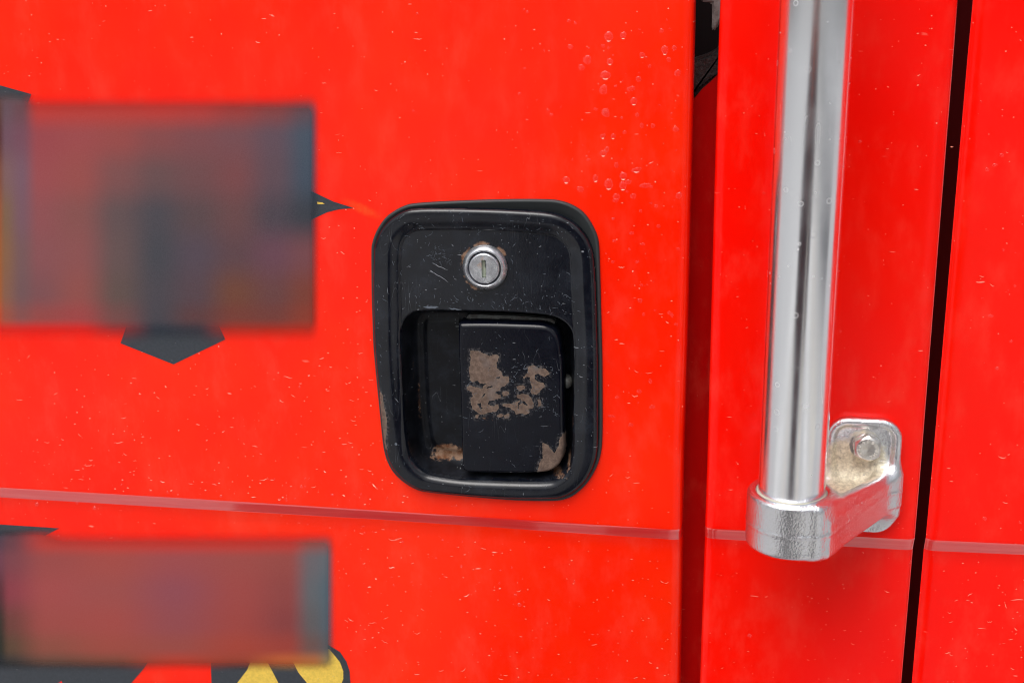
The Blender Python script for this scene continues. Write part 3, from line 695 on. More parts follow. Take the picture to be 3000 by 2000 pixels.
# jamb behind the left gap: red sheet that ends in a slanting torn edge at the top, black sheet for the dark opening above it
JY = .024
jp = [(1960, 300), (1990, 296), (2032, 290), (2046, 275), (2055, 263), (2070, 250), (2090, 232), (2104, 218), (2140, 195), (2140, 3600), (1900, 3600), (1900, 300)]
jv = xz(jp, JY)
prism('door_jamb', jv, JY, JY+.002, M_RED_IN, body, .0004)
cx0, cx1 = P(1800, 0, .05)[0], P(2300, 0, .05)[0]
prism('jamb_shade_sheet', [(cx0, -1.), (cx1, -1.), (cx1, Z_TOP), (cx0, Z_TOP)], .06, .064, M_DARK, body, 0)
prism('striker_plate', xz([(2054, -40), (2054, 6), (2086, 8), (2086, 70), (2084, 85), (2089, 93), (2100, 84), (2125, 30), (2125, -40)], .016), .016, .020, M_HARD, body, .0008)
# curved dark rubber boot low in the cavity
bp = smooth_poly(xz([(2010, 190), (2040, 170), (2075, 158), (2105, 140), (2140, 120), (2140, 200), (2090, 236), (2050, 268), (2015, 292)], .034), 4)
prism('rubber_boot', bp, .034, .046, simple('dusty_rubber', (.018, .019, .019), .5, bump=(150, .6, .002)), body, .002)
# behind the right gap: one deep maroon sheet, top to bottom
RY = .040
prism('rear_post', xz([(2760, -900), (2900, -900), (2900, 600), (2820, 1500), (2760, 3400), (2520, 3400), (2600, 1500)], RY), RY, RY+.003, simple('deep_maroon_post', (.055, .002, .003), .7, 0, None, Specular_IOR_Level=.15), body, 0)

# ------------------------------------------------------------------ grab rail: tube, cast bracket, bolt
rail = empty('grab_rail', 'polished vertical grab tube in a cast chrome bracket', parent=body)
OUT = .050
tb_c = P(2318, 1452, -OUT); tt_c = P(2412, -350, -OUT-.002)
TR = .0162
ax_d = (tt_c-tb_c); L_ = np.linalg.norm(ax_d); ax_d /= L_
ux = np.array([1., 0, 0]); ux -= ax_d*(ux@ax_d); ux /= np.linalg.norm(ux); uy = np.cross(ax_d, ux)
vs_, fs = [], []; seg = 96; ts = np.linspace(-.016, L_+.05, 12)
for t_ in ts:
    for k in range(seg):
        a = 2*math.pi*k/seg; vs_.append(tb_c+ax_d*t_+TR*(ux*math.cos(a)+uy*math.sin(a)))
for i in range(len(ts)-1):
    for k in range(seg): fs.append((i*seg+k, i*seg+(k+1) % seg, (i+1)*seg+(k+1) % seg, (i+1)*seg+k))
mesh_obj('tube', vs_, fs, M_TUBE, rail)

# bracket by a signed distance field (mm, local: x right, y out, z up), polygonised with surface nets
pc0 = P(2524, 1395, -.004)
ox, oz = pc0[0], pc0[2]
rx_, ry_, rz_ = (tb_c[0]-ox)*1000, -tb_c[1]*1000, (tb_c[2]-oz)*1000       # tube mouth in local mm
VX = .62
x_ = np.arange(rx_-26, 26, VX); y_ = np.arange(-2.5, ry_+26, VX); z_ = np.arange(min(-34, rz_-28), 34, VX)
X, Y, Z = np.meshgrid(x_, y_, z_, indexing='ij')
def smin(a, b_, k): h_ = np.clip(.5+.5*(b_-a)/k, 0, 1); return b_*(1-h_)+a*h_-k*h_*(1-h_)
def smax(a, b_, k): return -smin(-a, -b_, k)
def rbox(dx, dy, dz, r_): 
    qx, qy, qz = dx+r_, dy+r_, dz+r_
    return np.sqrt(np.maximum(qx, 0)**2+np.maximum(qy, 0)**2+np.maximum(qz, 0)**2)+np.minimum(np.maximum(qx, np.maximum(qy, qz)), 0)-r_
HX, HZ = 18.6, 32.3
zt_r, zb_r = rz_+3.2, rz_-25.3                                            # top and bottom of the ring
qx, qz = np.abs(X)-HX+10.5, np.abs(Z)-HZ+10.5
d2 = np.sqrt(np.maximum(qx, 0)**2+np.maximum(qz, 0)**2)+np.minimum(np.maximum(qx, qz), 0)-10.5      # plate outline in x,z
plate = smax(d2, np.maximum(Y-4.5, -Y-1), 2.0)
rim = np.sqrt(np.maximum(np.abs(d2+1.8), 0)**2+(Y-4.8)**2)-1.9            # raised rim on the plate edge
rim = np.where(Z > zb_r+4, rim, 9)
plate = smin(plate, rim, 2.5)
rr = np.hypot(X-rx_, Y-ry_); RO = 21.6
ring = rbox(rr-RO, np.maximum(zb_r-Z, Z-zt_r), rr*0-5, 2.2)
# hull of the ring circle and the plate's foot, seen from above
A_ = np.array([rx_, ry_]); Bp = np.array([HX-5.0, 3.0]); Bl = np.array([-HX+3, 2.0])
dv = Bp-A_; dl = np.linalg.norm(dv); ang = math.atan2(dv[1], dv[0]); off = math.acos(min(1, (RO-2.5)/dl))
tn = A_+RO*np.array([math.cos(ang+off), math.sin(ang+off)])               # tangent point on the front of the ring
nf = np.array([math.cos(ang+off), math.sin(ang+off)])                     # outward normal of the front face
B2 = Bp+nf*2.5
front = (X-tn[0])*nf[0]+(Y-tn[1])*nf[1]                                   # <0 behind the front face
tlr = (((X-tn[0])*(B2-tn)[0]+(Y-tn[1])*(B2-tn)[1])/((B2-tn)@(B2-tn)))
tl = np.clip(tlr, -.2, 1.1)
ztop = zt_r-1.5-(5.5)*np.clip(tl, 0, 1)**1.0
wallb = rbox(np.maximum(front, -front-5.2), np.maximum(zb_r+1-Z, Z-ztop), np.maximum(-(tl+.15)*60, (tl-1.0)*60), 1.8)
# web under the dish
back = ((X-A_[0])*(-(Bl-A_)[1])+(Y-A_[1])*(Bl-A_)[0])/np.linalg.norm(Bl-A_)
sgn = np.sign(((Bp-A_)[0]*(-(Bl-A_)[1])+(Bp-A_)[1]*(Bl-A_)[0]))
web = np.maximum(np.maximum(front+.5, -back*sgn-10), np.maximum(np.maximum(zb_r+3-Z, Z-(zt_r-12)), np.maximum(-Y, X-HX+3)))
web = np.maximum(web, -tlr*np.linalg.norm(B2-tn)-1)
web = np.maximum(web, (A_[0]-X)-5)
sd = smin(wallb, web, 8.0)
sd = smin(sd, plate, 11.0)
sd = smin(sd, ring, 6.0)
sd = np.maximum(sd, -Y-.5)
# casting parting line around the outside
zp = (zt_r+zb_r)/2-1.5
sd = sd-.45*np.exp(-((Z-zp)/.7)**2)*(Y > 6)*(Z < zt_r-4)
sd = smax(sd, -(np.maximum(rr-(TR*1000+.75), zb_r+4-Z)), 1.0)             # bore
def surface_nets(S, org, h):
    s = S < 0; nx, ny, nz = S.shape
    acc = np.zeros((nx-1, ny-1, nz-1, 3)); cnt = np.zeros((nx-1, ny-1, nz-1))
    cr = [(a, b_, c) for a in (0, 1) for b_ in (0, 1) for c in (0, 1)]
    def cs(A0, c): return A0[c[0]:nx-1+c[0], c[1]:ny-1+c[1], c[2]:nz-1+c[2]]
    for i, a in enumerate(cr):
        for b_ in cr[i+1:]:
            if sum(abs(p-q0) for p, q0 in zip(a, b_)) != 1: continue
            va, vb = cs(S, a), cs(S, b_); m = (va < 0) != (vb < 0); t0 = np.where(m, va/(va-vb+1e-12), 0)
            for k in range(3): acc[..., k] += np.where(m, a[k]+(b_[k]-a[k])*t0, 0)
            cnt += m
    m = cnt > 0; vid = -np.ones(m.shape, int); vid[m] = np.arange(m.sum()); ijk = np.argwhere(m)
    V_ = org+(ijk+acc[m]/cnt[m][:, None])*h
    F_ = []
    for ax0 in range(3):
        a1, a2 = (ax0+1) % 3, (ax0+2) % 3
        sl0 = [slice(None)]*3; sl1 = [slice(None)]*3; sl0[ax0] = slice(0, -1); sl1[ax0] = slice(1, None)
        ch = s[tuple(sl0)] != s[tuple(sl1)]; pos = np.argwhere(ch)
        ok = np.all(pos[:, [a1, a2]] > 0, 1) & (pos[:, a1] < S.shape[a1]-1) & (pos[:, a2] < S.shape[a2]-1); pos = pos[ok]
        e1 = np.zeros(3, int); e1[a1] = 1; e2 = np.zeros(3, int); e2[a2] = 1
        q0 = [pos-e1-e2, pos-e2, pos, pos-e1]
        f = np.stack([vid[tuple(p.T)] for p in q0], 1)
        ins = s[tuple(pos.T)]; f[~ins] = f[~ins][:, ::-1]; F_.append(f)
    return V_, np.concatenate(F_)
Vn, Fn = surface_nets(sd, np.array([x_[0], y_[0], z_[0]]), VX)
# light smoothing
def relax(V_, F_, it):
    for _ in range(it):
        acc = np.zeros_like(V_); c = np.zeros(len(V_))
        for a, b_ in ((0, 1), (1, 2), (2, 3), (3, 0)):
            np.add.at(acc, F_[:, a], V_[F_[:, b_]]); np.add.at(c, F_[:, a], 1); np.add.at(acc, F_[:, b_], V_[F_[:, a]]); np.add.at(c, F_[:, b_], 1)
        V_ = V_*.4+.6*acc/np.maximum(c, 1)[:, None]
    return V_
Vn = relax(Vn, Fn, 2)
bc = P(2541, 1314, -.0105)                                                # bolt head centre
bx, bz = (bc[0]-ox)*1000, (bc[2]-oz)*1000
dish = np.exp(-((Vn[:, 0]-(-4))/17)**4-((Vn[:, 2]-(zt_r-3))/15)**4-((Vn[:, 1]-8)/20)**4)
bol = np.exp(-((np.hypot(Vn[:, 0]-bx+1.5, Vn[:, 2]-bz)-6.5)/3.2)**2)*(Vn[:, 1] < 9)*.75
dirt = np.clip(dish*1.25, 0, 1.2); dirt = np.maximum(dirt, bol)*(Vn[:, 1] > 3)
dirt = np.where((Vn[:, 1]*nf[1]+Vn[:, 0]*nf[0]) > (tn@nf)-2.0, 0, dirt)
_ba = np.degrees(np.arctan2(Vn[:, 2]-bz, Vn[:, 0]-bx)); _br = np.hypot(Vn[:, 0]-bx, Vn[:, 2]-bz)
grime_shade = np.exp(-((_br-7.6)/1.3)**2)*(.35+.65*np.exp(-(((_ba+165+180) % 360-180)/55)**2)+.45*np.exp(-(((_ba+80+180) % 360-180)/60)**2))*(Vn[:, 1] < 12)*(Vn[:, 1] > 2)  # dirt ring round the bolt, darkened left and below as its painted shadow
grime_shade = np.maximum(grime_shade, .5*np.exp(-((rz_+2.2-Vn[:, 2])/1.2)**2)*(np.hypot(Vn[:, 0]-rx_, Vn[:, 1]-ry_) < 18.2))
Vw = np.stack([ox+Vn[:, 0]/1000, -Vn[:, 1]/1000, oz+Vn[:, 2]/1000], 1)
mesh_obj('bracket', Vw, Fn[:, ::-1], M_CAST, rail, attrs={'dirt': dirt, 'grime_shade': grime_shade})
lathe('sleeve', [(TR+.0001, .0052), (TR+.0006, .005), (TR+.0007, .001), (TR+.0007, -.004)], (tb_c[0], tb_c[1], tb_c[2]-.002), M_SLEEVE, rail, 64, 'z')
# hexagon bolt with raised lettering, and its washer
def hexbolt():
    bm = bmesh.new(); Rh = .0075; hh = .0052; f0 = -.0052
    n = 72
    def hexr(a): return Rh*math.cos(math.pi/6)/math.cos(((a+math.pi/6) % (math.pi/3))-math.pi/6)
    loops = []
    for kind, y in (('hex', 0.0), ('hexc', hh), ('circ', hh+.0009), ('in', hh+.0011), ('in2', hh+.0008), ('pt', hh+.0008)):
        lp_ = []
        for k in range(n):
            a = 2*math.pi*k/n; rh = hexr(a); rc = .0058
            if kind == 'hex': r0, yy = rh, y
            elif kind == 'hexc': r0, yy = rh, hh+.0009-(rh-rc)*.75
            elif kind == 'circ': r0, yy = rc, y
            elif kind == 'in': r0, yy = .0054, hh+.0010
            elif kind == 'in2': r0, yy = .0034, hh+.0009
            else: r0, yy = .0004, hh+.0007
            lp_.append(bm.verts.new((bc[0]+r0*math.cos(a), bc[1]-yy+.0045, bc[2]+r0*math.sin(a))))
        loops.append(lp_)
    for i in range(len(loops)-1):
        for k in range(n):
            f = bm.faces.new((loops[i][k], loops[i][(k+1) % n], loops[i+1][(k+1) % n], loops[i+1][k])); f.smooth = i != 0
    bm.faces.new(loops[-1])
    bmesh.ops.recalc_face_normals(bm, faces=bm.faces)
    for e_ in bm.edges:
        if len(e_.link_faces) == 2 and e_.calc_face_angle(0) > .45: e_.smooth = False
    me = bpy.data.meshes.new('bolt'); bm.to_mesh(me); 
    top = bc[1]-(hh+.00105)+.0045
    dg = bpy.context.evaluated_depsgraph_get()
    def letter(ch, a, inward):
        cu = bpy.data.curves.new('t', 'FONT'); cu.body = ch; cu.size = .0023; cu.align_x = 'CENTER'; cu.align_y = 'CENTER'; cu.extrude = .00010; cu.offset = .00002; cu.resolution_u = 3
        ob = bpy.data.objects.new('t', cu); COL.objects.link(ob); bpy.context.view_layer.update()
        m2 = bpy.data.meshes.new_from_object(ob.evaluated_get(bpy.context.evaluated_depsgraph_get()))
        rot = (a-90+180 if inward else a-90); c_, s_ = math.cos(math.radians(rot)), math.sin(math.radians(rot)); rad = .0045
        cx, cz = bc[0]+rad*math.cos(math.radians(a)), bc[2]+rad*math.sin(math.radians(a))
        base = len(bm.verts); vsn = []
        for v in m2.vertices: vsn.append(bm.verts.new((cx+v.co.x*c_-v.co.y*s_, top-v.co.z, cz+v.co.x*s_+v.co.y*c_)))
        for p in m2.polygons:
            try: f = bm.faces.new([vsn[i] for i in p.vertices]); f.material_index = 1
            except ValueError: pass
        bpy.data.objects.remove(ob); bpy.data.curves.remove(cu); bpy.data.meshes.remove(m2)
    for ch, a in zip("S30400", (216, 184, 156, 122, 90, 58)): letter(ch, a, False)
    for ch, a in zip("THE", (-62, -34, -6)): letter(ch, a, True)
    bm.to_mesh(me); bm.free(); me.materials.append(M_BOLT); me.materials.append(M_LETTER)
    o = bpy.data.objects.new('bolt', me); COL.objects.link(o); o.parent = rail; o['label'] = 'hexagon bolt head with stamped lettering'
hexbolt()
lathe('washer', [(.0068, -.002), (.0070, .0008), (.0067, .0012), (.0055, .0013)], (bc[0], bc[1]+.0045, bc[2]), M_BOLT, rail, 48)

# ------------------------------------------------------------------ water drops
def drops(name, lst, label, seed):
    rnd = random.Random(seed); bm = bmesh.new()
    for px, py, ra, rb_, dep, hfac in lst:
        c = P(px, py, dep); k = DIST/FPX; ra, rb2 = ra*k, rb_*k; n = 18
        rings = [(1, 0), (.93, .42), (.78, .72), (.5, .93), (.2, 1)]
        L0 = []; tilt = rnd.uniform(-.3, .3); w3, p3 = rnd.uniform(.0, .10), rnd.uniform(0, 6)
        H = min(ra, rb2)*hfac
        for f, hh in rings:
            l = []
            for i in range(n):
                a = 2*math.pi*i/n; q_ = 1+w3*math.sin(2*a+p3)+w3*.6*math.sin(3*a+p3*2)
                x0, z0 = f*ra*q_*math.cos(a), f*rb2*q_*math.sin(a)-H*hh*.35
                l.append(bm.verts.new((c[0]+x0*math.cos(tilt)-z0*math.sin(tilt), dep+.00006-H*hh, c[2]+x0*math.sin(tilt)+z0*math.cos(tilt))))
            L0.append(l)
        for i in range(len(L0)-1):
            for j in range(n): f = bm.faces.new((L0[i][j], L0[i][(j+1) % n], L0[i+1][(j+1) % n], L0[i+1][j])); f.smooth = True
        f = bm.faces.new(L0[-1]); f.smooth = True
    for f in bm.faces:
        f.normal_update()
        if f.normal.y > 0: f.normal_flip()
    me = bpy.data.meshes.new(name); bm.to_mesh(me); bm.free(); me.materials.append(M_WATER)
    o = bpy.data.objects.new(name, me); COL.objects.link(o); o['kind'] = 'stuff'; o['label'] = label; o['category'] = 'water drops'
big = [(575,85,38,42),(708,75,28,30),(222,180,24,22),(525,170,20,16),(572,190,12,12),(378,300,38,38),(585,315,30,26),(325,370,30,26),(545,440,48,34),(527,575,38,42),(548,785,34,44),(805,680,32,32),(780,565,38,22),(1090,210,30,40),(1178,190,22,22),(1127,297,22,22),(882,255,26,22),(1208,420,30,26),(878,905,18,25),(982,905,20,20),(835,805,18,18),(720,965,18,18),(520,1000,25,20),(615,1000,23,23),(557,1125,24,24),(525,1155,32,28),(645,1265,22,26),(830,1308,50,20),(708,1365,35,32),(185,1400,35,30),(453,1385,26,32),(575,1440,42,46),(705,1455,32,38),(313,1487,34,28),(910,1455,58,22),(645,1555,35,28),(800,1550,28,26),(1220,1545,30,30),(698,1122,9,9)]
dl_ = [(1600+a*.3189, 80+b_*.3189, c*.3189, d*.3189, 0, .17) for a, b_, c, d in big]
R0 = random.Random(5)
def rnd_drops(n, x0, x1, y0, y1, r0, r1, dep=0., h=.3, bias=1.):
    for _ in range(n):
        px, py = R0.uniform(x0, x1), R0.uniform(y0, y1); r_ = r0+(r1-r0)*R0.random()**2.2
        z = P(px, py, 0); q2 = np.array([[z[0], z[2]]])
        if x1 < 2050:
            if sdist(q2, pl_gask)[0] > -.003 and dep == 0: continue
            zt0, zb0 = float(L_DOOR[0](z[0])), float(L_DOOR[1](z[0]))
            if zb0-.003 < z[2] < zt0+.002: continue
            d0 = STEP if z[2] < zb0 else 0.
        else:
            if x0 < 2700:
                zt0, zb0 = float(L_PIL[0](z[0])), float(L_PIL[1](z[0]))
            else: zt0, zb0 = float(L_REAR[0](z[0])), float(L_REAR[1](z[0]))
            if zb0-.003 < z[2] < zt0+.002: continue
            d0 = STEP if z[2] < zb0 else 0.
        dl_.append((px, py, r_*R0.uniform(.8, 1.3), r_*R0.uniform(.7, 1.1), d0, h))
rnd_drops(60, 1620, 1990, 60, 900, 1.5, 8, h=.2); rnd_drops(50, 1500, 1980, 0, 500, 1, 5)
rnd_drops(60, 250, 1150, 1395, 1470, 1, 5, h=.5); rnd_drops(90, 900, 1500, 1480, 1720, 1, 4.5, h=.4)
rnd_drops(110, 0, 1980, 0, 2000, 1, 4.5, h=.35); rnd_drops(40, 1780, 1990, 560, 1300, 2, 8, h=.18)
rnd_drops(45, 2110, 2640, 20, 1500, 1, 4.5, h=.3); rnd_drops(40, 2860, 2990, 20, 1950, 1, 7, h=.3)
for px, py, ra in ((108, 1476, 9), (227, 1471, 7), (277, 1487, 8), (1522, 1770, 8), (2196, 1860, 7), (1352, 1657, 5)): dl_.append((px, py, ra, ra*.8, STEP, .6))
drops('water_drops', dl_, 'small rain drops and dried droplets scattered over the red paint', 3)

# ------------------------------------------------------------------ dried flecks, painted drop glints, chips and fine scratches as thin ribbons
def ribbons(name, items, mat, parent):
    """items: (list of (x, y, z) centre points, list of half widths)"""
    V_, F_ = [], []
    for pts_, ws in items:
        b0 = len(V_); n = len(pts_)
        for i in range(n):
            a, c = pts_[max(i-1, 0)], pts_[min(i+1, n-1)]
            tx, tz = c[0]-a[0], c[2]-a[2]; L = math.hypot(tx, tz) or 1; nx0, nz0 = -tz/L*ws[i], tx/L*ws[i]
            V_.append((pts_[i][0]+nx0, pts_[i][1], pts_[i][2]+nz0)); V_.append((pts_[i][0]-nx0, pts_[i][1], pts_[i][2]-nz0))
        for i in range(n-1): F_.append((b0+2*i, b0+2*i+1, b0+2*i+3, b0+2*i+2))
    o = mesh_obj(name, V_, F_, mat, parent, smooth=False); o['kind'] = 'stuff'; return o
KP = DIST/FPX
RB = random.Random(11)
def stroke(px, py, ln, th, curve, ang, surf, n=6, wob=.0):
    """a small curved mark, sizes in photograph pixels"""
    c, s2 = math.cos(ang), math.sin(ang); P_, W_ = [], []
    wv_ = [RB.uniform(-wob, wob) for _ in range(n+1)]
    for i in range(n+1):
        t_ = i/n*2-1; x0, z0 = t_*ln/2, -curve*ln*(1-t_*t_)/2+wv_[i]*ln
        u_, v_ = px+x0*c-z0*s2, py-(x0*s2+z0*c)
        P_.append(surf(u_, v_)); W_.append(th/2*KP*max(.18, (1-abs(t_)**2.2))*RB.uniform(.7, 1.2))
    return P_, W_
M_FLECK = simple('pale_dried_spray', (.90, .27, .18), .6); M_FLECK2 = simple('cream_fleck_and_glint', (.93, .62, .48), .45)
M_SCR = simple('blue_grey_scuffs', (.085, .10, .125), .7); M_SCR2 = simple('bright_paint_nicks', (.26, .28, .31), .6)
def door_surf(u_, v_): return tuple(skin_pt(u_, v_, .00006))
def pil_surf(u_, v_):
    p = P(u_, v_, -.00006); L = L_PIL if u_ < 2700 else L_REAR
    if p[2] < (float(L[0](p[0]))+float(L[1](p[0])))/2: p = P(u_, v_, STEP-.00006)
    return tuple(p)
def free_door(u_, v_):
    z = P(u_, v_, 0); q2 = np.array([[z[0], z[2]]])
    if sdist(q2, pl_gask)[0] > -.0015: return False
    if float(L_DOOR[1](z[0]))-.0012 < z[2] < float(L_DOOR[0](z[0]))+.001: return False
    if v_ < 1010 and u_ < 945 and v_ > 275: return False
    if u_ < 990 and v_ > 1545: return False
    return True
def zone(n, x0, x1, y0, y1, big=1., test=free_door, surf=door_surf):
    out = []
    for _ in range(n):
        u_, v_ = RB.uniform(x0, x1), RB.uniform(y0, y1)
        if not test(u_, v_) or RB.random() < .48: continue
        k = RB.random()
        if k < .6: out.append(stroke(u_, v_, RB.uniform(3, 6)*big, RB.uniform(2, 3.6)*big, 0, RB.uniform(-.3, .3), surf, 3))
        else: out.append(stroke(u_, v_, RB.uniform(6, 17)*big*(1 if k < .93 else 1.6), RB.uniform(1.1, 2.3)*big, RB.uniform(-.1, .45), RB.gauss(-.1, .35), surf, 6, .05))
    return out
fl = zone(170, 0, 2010, 0, 1420)+zone(130, 0, 1100, 1030, 1425)+zone(80, 100, 1700, 1400, 1480, 1.1)+zone(190, 1000, 1980, 1545, 1990)+zone(70, 930, 1100, 640, 1400)+zone(60, 1730, 1990, 560, 1500)
fl2 = zone(30, 0, 1990, 0, 1990, .9)+zone(28, 150, 1300, 1410, 1475, 1.0)+zone(18, 1050, 1700, 1550, 1800, 1.1)
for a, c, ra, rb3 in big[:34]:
    if RB.random() < .6 and ra > 22: fl2.append(stroke(1600+a*.3189, 80+c*.3189+rb3*.3189*.95, ra*.3189*1.0, 2.2, .25, 0, door_surf, 6))  # pale crescent painted for the bright lower rim of a drop
ribbons('dried_spray', fl, M_FLECK, door); ribbons('flecks_and_drop_glints', fl2, M_FLECK2, door)
any_ok = lambda u_, v_: True
fp = zone(55, 2110, 2650, 10, 1190, .8, any_ok, pil_surf)+zone(45, 2080, 2640, 1660, 1990, .8, any_ok, pil_surf)+zone(12, 2660, 2790, 10, 600, 1.2, any_ok, pil_surf)
fp = [f for f in fp if True]+zone(45, 2870, 3000, 20, 1560, 1., any_ok, pil_surf)+zone(60, 2760, 3000, 1640, 1990, 1., any_ok, pil_surf)
ribbons('dried_spray', fp, M_FLECK, body)
# on the black plate: follow its relief
Hg = hgt.reshape(nz_, nx_)
def plate_surf(u_, v_):
    p = P(u_, v_, -.003)
    for _ in range(3):
        i, j = int(np.clip(round((p[0]-gx[0])/GS), 0, nx_-1)), int(np.clip(round((p[2]-gz[0])/GS), 0, nz_-1))
        p = P(u_, v_, -Hg[j, i]/1000)
    return (p[0], p[1]-.00016, p[2])
def plate_ok(u_, v_):
    p = P(u_, v_, -.003); q2 = np.array([[p[0], p[2]]])
    return sdist(q2, pl_plate)[0] > .0018 and sdist(q2, pl_cup)[0] < -.0012 and math.hypot(p[0]-LC[0], p[2]-LC[2]) > .0135
def scuffs(n, x0, x1, y0, y1, ok, surf, big=1.):
    out = []
    for _ in range(n):
        u_, v_ = RB.uniform(x0, x1), RB.uniform(y0, y1)
        if not ok(u_, v_): continue
        k = RB.random()
        if k < .5: out.append(stroke(u_, v_, RB.uniform(1.5, 4)*big, RB.uniform(1.2, 2.4)*big, 0, RB.uniform(-1.5, 1.5), surf, 2))
        else: out.append(stroke(u_, v_, RB.uniform(5, 20)*big, RB.uniform(.8, 1.5)*big, RB.uniform(-.3, .3), RB.gauss(-.3, .8), surf, 6, .09))
    return out
ps = scuffs(210, 1090, 1760, 590, 1470, plate_ok, plate_surf)+scuffs(80, 1180, 1680, 860, 915, plate_ok, plate_surf)+scuffs(60, 1150, 1650, 590, 690, plate_ok, plate_surf)
ps += [stroke(1263, 899, 44, 9, .05, .0, plate_surf, 8, .03), stroke(1333, 905, 40, 5, .0, -.1, plate_surf, 8, .04), stroke(1160, 1300, 8, 9, 0, .4, plate_surf, 4)]+scuffs(60, 1265, 1325, 715, 775, plate_ok, plate_surf, .7)
ps2 = scuffs(38, 1090, 1760, 600, 1460, plate_ok, plate_surf)+[stroke(1290, 780, 50, 1.7, .08, -.42, plate_surf, 9, .02), stroke(1285, 810, 66, 1.6, -.08, -.52, plate_surf, 9, .02), stroke(1265, 795, 14, 2, 0, -.6, plate_surf, 4)]
ribbons('scuffs', ps, M_SCR, handle); ribbons('scuffs', ps2, M_SCR2, handle)
from functools import partial
PHg = ph.reshape(len(az), len(ax))
def pad_surf(u_, v_):
    p = P(u_, v_, -.0018)
    for _ in range(2):
        i, j = int(np.clip(round((p[0]-ax[0])/G2), 0, len(ax)-1)), int(np.clip(round((p[2]-az[0])/G2), 0, len(az)-1))
        p = P(u_, v_, -PHg[j, i]/1000)
    return (p[0], p[1]-.00014, p[2])
def pad_ok(u_, v_):
    p = P(u_, v_, -.0018); return sdist(np.array([[p[0], p[2]]]), pl_pad)[0] > .0015
ribbons('scuffs', scuffs(70, 1350, 1655, 950, 1375, pad_ok, pad_surf, .9)+scuffs(70, 1500, 1640, 1060, 1220, pad_ok, pad_surf), M_SCR, handle)

# ------------------------------------------------------------------ the photographer, whose dark figure the tube and the ledge mirror
M_JACKET = simple('dark_navy_jacket', (.045, .050, .068), .8, bump=(60, .5, .004))
M_TROUSER = simple('dark_trousers', (.020, .020, .023), .85, bump=(60, .4, .004))
M_SKIN = simple('skin', (.48, .28, .20), .5); M_HAIR = simple('dark_brown_hair', (.025, .016, .011), .6, bump=(300, .6, .002))
M_CAMB = simple('black_camera_plastic', (.015, .015, .016), .45)
person = empty('person', 'person in dark jacket photographing the truck, mirrored as the dark band in the tube', 'person')
gx0, gy0 = float(CAM[0]), float(CAM[1])
HZ0 = float(CAM[2])
def skin_chain(name, joints, edges, mat, root=0, sub=2):
    me = bpy.data.meshes.new(name); me.from_pydata([j[0] for j in joints], edges, []); o = bpy.data.objects.new(name, me); COL.objects.link(o)
    md = o.modifiers.new('skin', 'SKIN'); md.use_smooth_shade = True
    for v, j in zip(me.skin_vertices[0].data if me.skin_vertices else [], joints): v.radius = j[1]
    bm_ = bmesh.new(); bm_.from_mesh(me); ly = bm_.verts.layers.skin.verify()
    for v, j in zip(bm_.verts, joints): v[ly].radius = j[1]; v[ly].use_root = (v.index == root)
    bm_.to_mesh(me); bm_.free()
    sb = o.modifiers.new('sub', 'SUBSURF'); sb.levels = sub; sb.render_levels = sub
    bpy.context.view_layer.update()
    m2 = bpy.data.meshes.new_from_object(o.evaluated_get(bpy.context.evaluated_depsgraph_get())); o.modifiers.clear(); o.data = m2; m2.materials.append(mat)
    o.parent = person; return o
def g(dx, dy, z): return (gx0+dx, gy0+dy, z)
hip, G0 = GZ+.93, GZ
skin_chain('jacket', [(g(-.06, -.22, hip), (.16, .11)), (g(-.05, -.26, hip+.18), (.155, .12)), (g(-.03, -.28, hip+.36), (.17, .12)), (g(0, -.27, hip+.49), (.10, .09)),
    (g(-.20, -.27, hip+.45), (.08, .08)), (g(-.22, -.20, hip+.20), (.050, .050)), (g(-.12, -.06, HZ0-.10), (.042, .042)),
    (g(.18, -.27, hip+.45), (.08, .08)), (g(.19, -.20, hip+.20), (.050, .050)), (g(.12, -.06, HZ0-.10), (.042, .042))],
    [(0, 1), (1, 2), (2, 3), (3, 4), (4, 5), (5, 6), (3, 7), (7, 8), (8, 9)], M_JACKET)
FL, FR = -.38, -.16
skin_chain('trousers', [(g(-.06, -.22, hip+.02), (.17, .12)), (g(-.17, -.20, hip-.10), (.10, .10)), (g(FL+.04, -.02, G0+.50), (.07, .07)), (g(FL, .03, G0+.09), (.055, .06)),
    (g(.05, -.20, hip-.10), (.10, .10)), (g(FR+.08, -.02, G0+.50), (.07, .07)), (g(FR, .03, G0+.09), (.055, .06))],
    [(0, 1), (1, 2), (2, 3), (0, 4), (4, 5), (5, 6)], M_TROUSER)
for s_ in (-1, 1):
    fx = FL if s_ < 0 else FR
    skin_chain('shoe', [(g(fx, -.02, G0+.05), (.045, .045)), (g(fx, .09, G0+.045), (.052, .04)), (g(fx+s_*.01, .24, G0+.035), (.048, .03))], [(0, 1), (1, 2)], M_CAMB)
    hx, hy, hz = s_*.085, -.055, HZ0-.03
    js = [(g(s_*.11, -.06, HZ0-.085), (.026, .022)), (g(hx, hy, hz), (.034, .018))]; ed = [(0, 1)]
    for k, ln in enumerate((.030, .034, .032, .026)):
        b0 = len(js); zz = hz+.032-k*.019
        js += [(g(hx+s_*.004, hy+.020, zz), (.009, .009)), (g(hx-s_*.006, hy+.020+ln, zz), (.0085, .0085)), (g(hx-s_*.028, hy+.024+ln, zz), (.0078, .0078))]
        ed += [(1, b0), (b0, b0+1), (b0+1, b0+2)]
    b0 = len(js); js += [(g(hx-s_*.022, hy-.018, hz+.004), (.011, .011)), (g(hx-s_*.045, hy-.010, hz+.016), (.009, .009))]; ed += [(1, b0), (b0, b0+1)]
    skin_chain('hand', js, ed, M_SKIN, 1, 1)
hc = Vector(g(0, -.155, HZ0+.02))
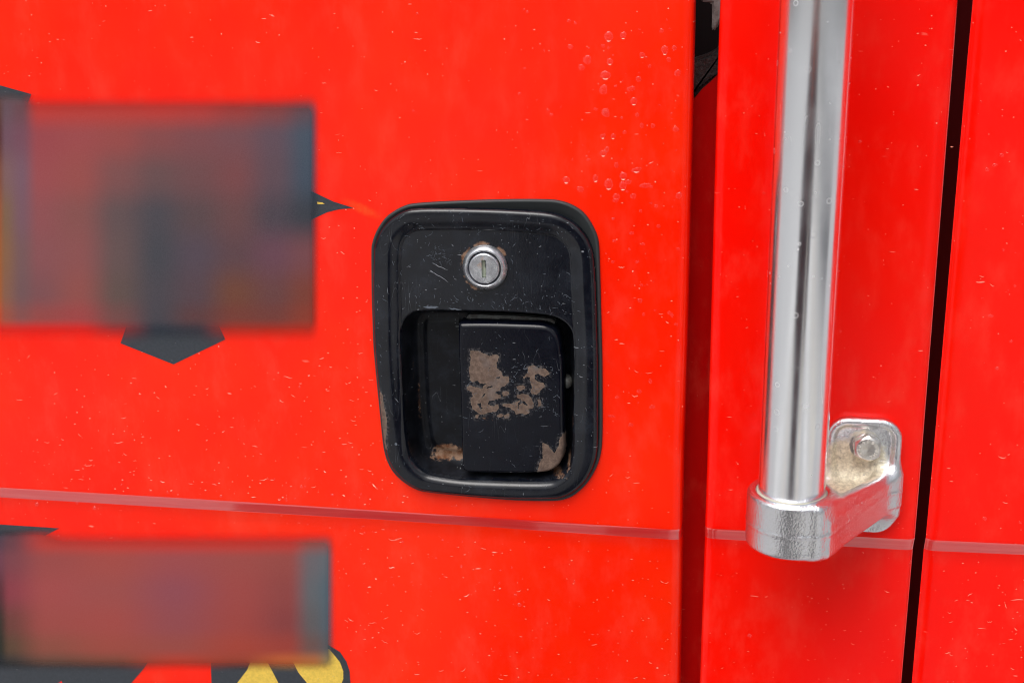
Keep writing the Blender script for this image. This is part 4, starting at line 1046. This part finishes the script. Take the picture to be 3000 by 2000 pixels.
def headmesh(name, mat, hair):
    bm_ = bmesh.new(); bmesh.ops.create_uvsphere(bm_, u_segments=40, v_segments=28, radius=1)
    for v in bm_.verts:
        x, y, z = v.co; wx, wy, wz = .074, .092, .112
        if z < 0: wx *= 1-.28*abs(z)**1.5; wy *= 1-.12*abs(z)
        p = Vector((x*wx, y*wy, z*wz))
        if not hair and y > 0:
            p.y += .020*math.exp(-(x/.16)**2-((z+.16)/.18)**2)+.008*math.exp(-(x/.3)**2-((z+.48)/.10)**2)+.007*math.exp(-(x/.35)**2-((z+.82)/.14)**2)
            for e_ in (-.36, .36): p.y -= .009*math.exp(-((x-e_)/.17)**2-((z-.05)/.12)**2)
        if hair:
            p *= 1.07; p.z += .004
            if y > .35 and z < .55: p *= .86
            if z < -.25: p *= .88
        v.co = p+hc
    for f in bm_.faces: f.smooth = True
    me = bpy.data.meshes.new(name); bm_.to_mesh(me); bm_.free(); me.materials.append(mat); o = bpy.data.objects.new(name, me); COL.objects.link(o); o.parent = person
headmesh('head', M_SKIN, False); headmesh('hair', M_HAIR, True)
skin_chain('neck', [(g(0, -.25, hip+.44), (.055, .055)), (g(0, -.20, HZ0-.07), (.05, .05))], [(0, 1)], M_SKIN)
for s_ in (-1, 1): skin_chain('ear', [(tuple(hc+Vector((s_*.074, -.005, .02))), (.008, .014)), (tuple(hc+Vector((s_*.078, -.005, -.02))), (.006, .010))], [(0, 1)], M_SKIN, 0, 1)
# the camera in the hands: body and lens behind the viewpoint
cam_o = empty('camera', 'black camera with a short lens held up in both hands', 'camera')
bm = bmesh.new()
bmesh.ops.create_cube(bm, size=1)
for v in bm.verts: v.co = Vector((v.co.x*.135, v.co.y*.038, v.co.z*.085))
bmesh.ops.bevel(bm, geom=list(bm.edges), offset=.008, segments=3, affect='EDGES')
bmesh.ops.create_cube(bm, size=1, matrix=Matrix.Translation((0, 0, .050)) @ Matrix.Diagonal((.045, .034, .026, 1)))
me = bpy.data.meshes.new('camera_body'); bm.to_mesh(me); bm.free(); me.materials.append(M_CAMB)
cbo = bpy.data.objects.new('camera_body', me); COL.objects.link(cbo); cbo.parent = cam_o
q0 = Vector(FWD).to_track_quat('Y', 'Z'); cbo.rotation_mode = 'QUATERNION'; cbo.rotation_quaternion = q0; cbo.location = Vector(CAM)-Vector(FWD)*.095
ln = lathe('lens', [(.030, .018), (.036, .022), (.036, -.010), (.038, -.014), (.038, -.050), (.034, -.052), (.030, -.045), (.0005, -.042)], (0, 0, 0), M_CAMB, cam_o, 40)
for v in ln.data.vertices: v.co.y = -v.co.y
ln.data.flip_normals(); ln.rotation_mode = 'QUATERNION'; ln.rotation_quaternion = q0; ln.location = Vector(CAM)-Vector(FWD)*.062
print('counts', len(us), len(Vn), len(dl_), 'ring local', rx_, ry_, rz_, 'N/A')
